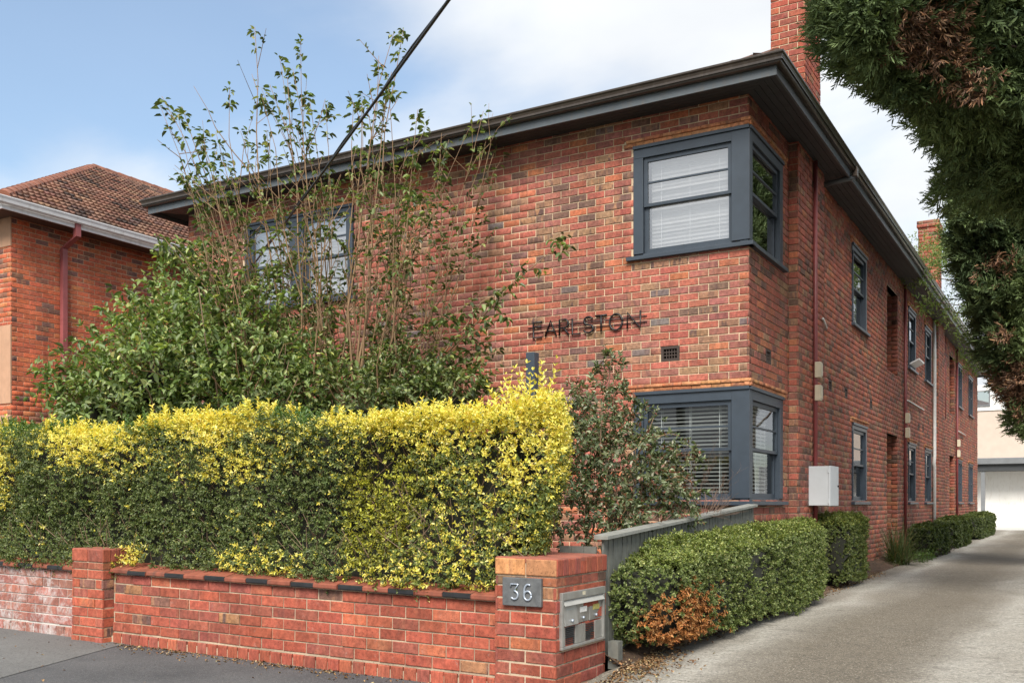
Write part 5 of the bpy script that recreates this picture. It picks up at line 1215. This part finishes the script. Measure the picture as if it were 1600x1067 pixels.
cypress('cypress_tree', 'near dark cypress overhanging the driveway at the top right', (4.4, .3, .12),
    [(1.58,-1.38,5.84,.38), (1.78,-.97,6.35,.70), (1.45,-1.45,6.35,.36), (1.74,-1.06,5.74,.38), (1.58,-1.34,5.62,.18), (1.95,-.59,5.84,.75), (1.93,-.63,5.52,.34), (2.21,-.33,6.64,.95), (2.41,.02,5.85,.80), (2.12,.06,5.42,.32), (2.52,.53,5.50,.60), (2.96,.58,6.21,1.0), (3.01,1.18,5.35,.9), (2.74,.44,7.0,1.1), (1.80,-.84,5.36,.15), (2.62,-.15,5.55,.55), (2.85,-.2,6.35,.7)],
    560, 81, [(2.02,-1.15,5.60,.30), (2.2,-.75,5.2,.22), (2.25,-1.0,6.05,.18)])
cypress('cypress_tree', 'farther cypress with browned lower foliage right of the driveway', (4.1, 8.3, .12),
    [(2.11,7.03,6.42,.68), (1.98,6.95,5.57,.56), (2.20,7.08,4.73,.62), (2.43,7.22,3.99,.54), (2.57,7.30,3.26,.46), (2.56,7.28,2.72,.28), (2.97,7.54,6.42,1.0), (3.07,7.59,4.84,1.0), (3.16,7.64,3.57,.9), (1.78,6.35,5.98,.28), (2.43,7.22,7.21,.9)],
    420, 91, [(2.05,6.4,5.05,.28), (2.38,6.9,3.2,.38), (2.2,6.6,4.1,.2)], 1.25)
lt = empty('light_leaf_tree', (3.9, 13.5, .12)); tag(lt, 'light green fine-leaved tree reaching over the far gutter', 'tree'); lob = [(.52,10.74,6.38,.42), (.29,10.60,5.98,.25), (.86,12.09,6.63,.45), (.80,9.72,5.12,.22), (1.20,11.13,5.06,.36), (1.32,11.2,4.27,.26), (.87,13.26,7.4,.5), (1.25,13.48,6.6,.6), (.57,9.59,5.25,.14), (2.4,13,6.5,.9), (2.6,12.5,5.2,.7)]
P, Nn = lobe_points(lob, 105, .8, 95); b_, d_, nn_, l_, ti = sprigs(P, Nn + rng.normal(0, .8, P.shape) + np.array([0, 0, -.2]), rng.uniform(.12, .25, len(P)), 3, rng.uniform(.05, .085, len(P)))
leaves('foliage', lt, M['leaf'], b_, d_, nn_, l_, l_*.32, colvar(len(ti), [(.16,.23,.055), (.11,.18,.045), (.24,.30,.09)]), .2, .2)
mb = MB(); B0 = Vector((3.9, 13.5, .12)); mb.tube([B0, B0 + Vector((0, 0, 3)), B0 + Vector((-.2, 0, 7))], [.16, .12, .05], 8).build('trunk', M['bark'], lt, True); mb = MB()
for (x, y, z, r) in lob: mb.tube(curve(B0 + Vector((-.1, 0, max(2, z-1.2))), Vector((x, y, z)), Vector((0, 0, .2)), 7, .06), [.03*(1-.8*i/6) for i in range(7)], 5)
mb.build('branches', M['bark'], lt, True)

# ------------------------------------------------------------------ fallen leaves and litter
lo = empty('leaf_litter', (0, -5, 0)); lo['kind'] = 'stuff'
n1, n2, n3 = 520, 2600, 120
xa = np.concatenate([rng.uniform(-4.2, -.2, n1//3), -3.55 + rng.normal(0, .35, n1//3), -2.2 + rng.normal(0, .45, n1 - 2*(n1//3))]); ya = -5.13 - np.abs(rng.normal(0, .10, n1)); za = slope(xa) + .006
yb = rng.uniform(-4.5, 6, n2); xb = .42 + rng.normal(0, .07, n2); nearp = rng.uniform(size=n2) < .35; yb[nearp] = -4.55 + rng.normal(0, .35, int(nearp.sum())); xb[nearp] = .48 + np.abs(rng.normal(0, .14, int(nearp.sum()))); zb_ = np.array([drz(y) for y in yb]) + .008 + np.clip((.40-xb), 0, 1)*.25
xc_ = rng.uniform(-6.5, 3, n3); yc_ = rng.uniform(-7, -5.2, n3); zc_ = slope(xc_) + .007
P = np.concatenate([np.column_stack([xa, ya, za]), np.column_stack([xb, yb, zb_]), np.column_stack([xc_, yc_, zc_])]); n = len(P); D = rdir(n); D[:, 2] *= .15; Nn = rdir(n)*.35 + np.array([0, 0, 1.])
Lq = rng.uniform(.012, .034, n); leaves('litter_leaves', lo, M['litter'], P, D, Nn, Lq, Lq*rng.uniform(.3, .7, n), colvar(n, [(.20,.115,.055), (.28,.17,.08), (.13,.07,.035), (.36,.27,.15)]), .4, .3)
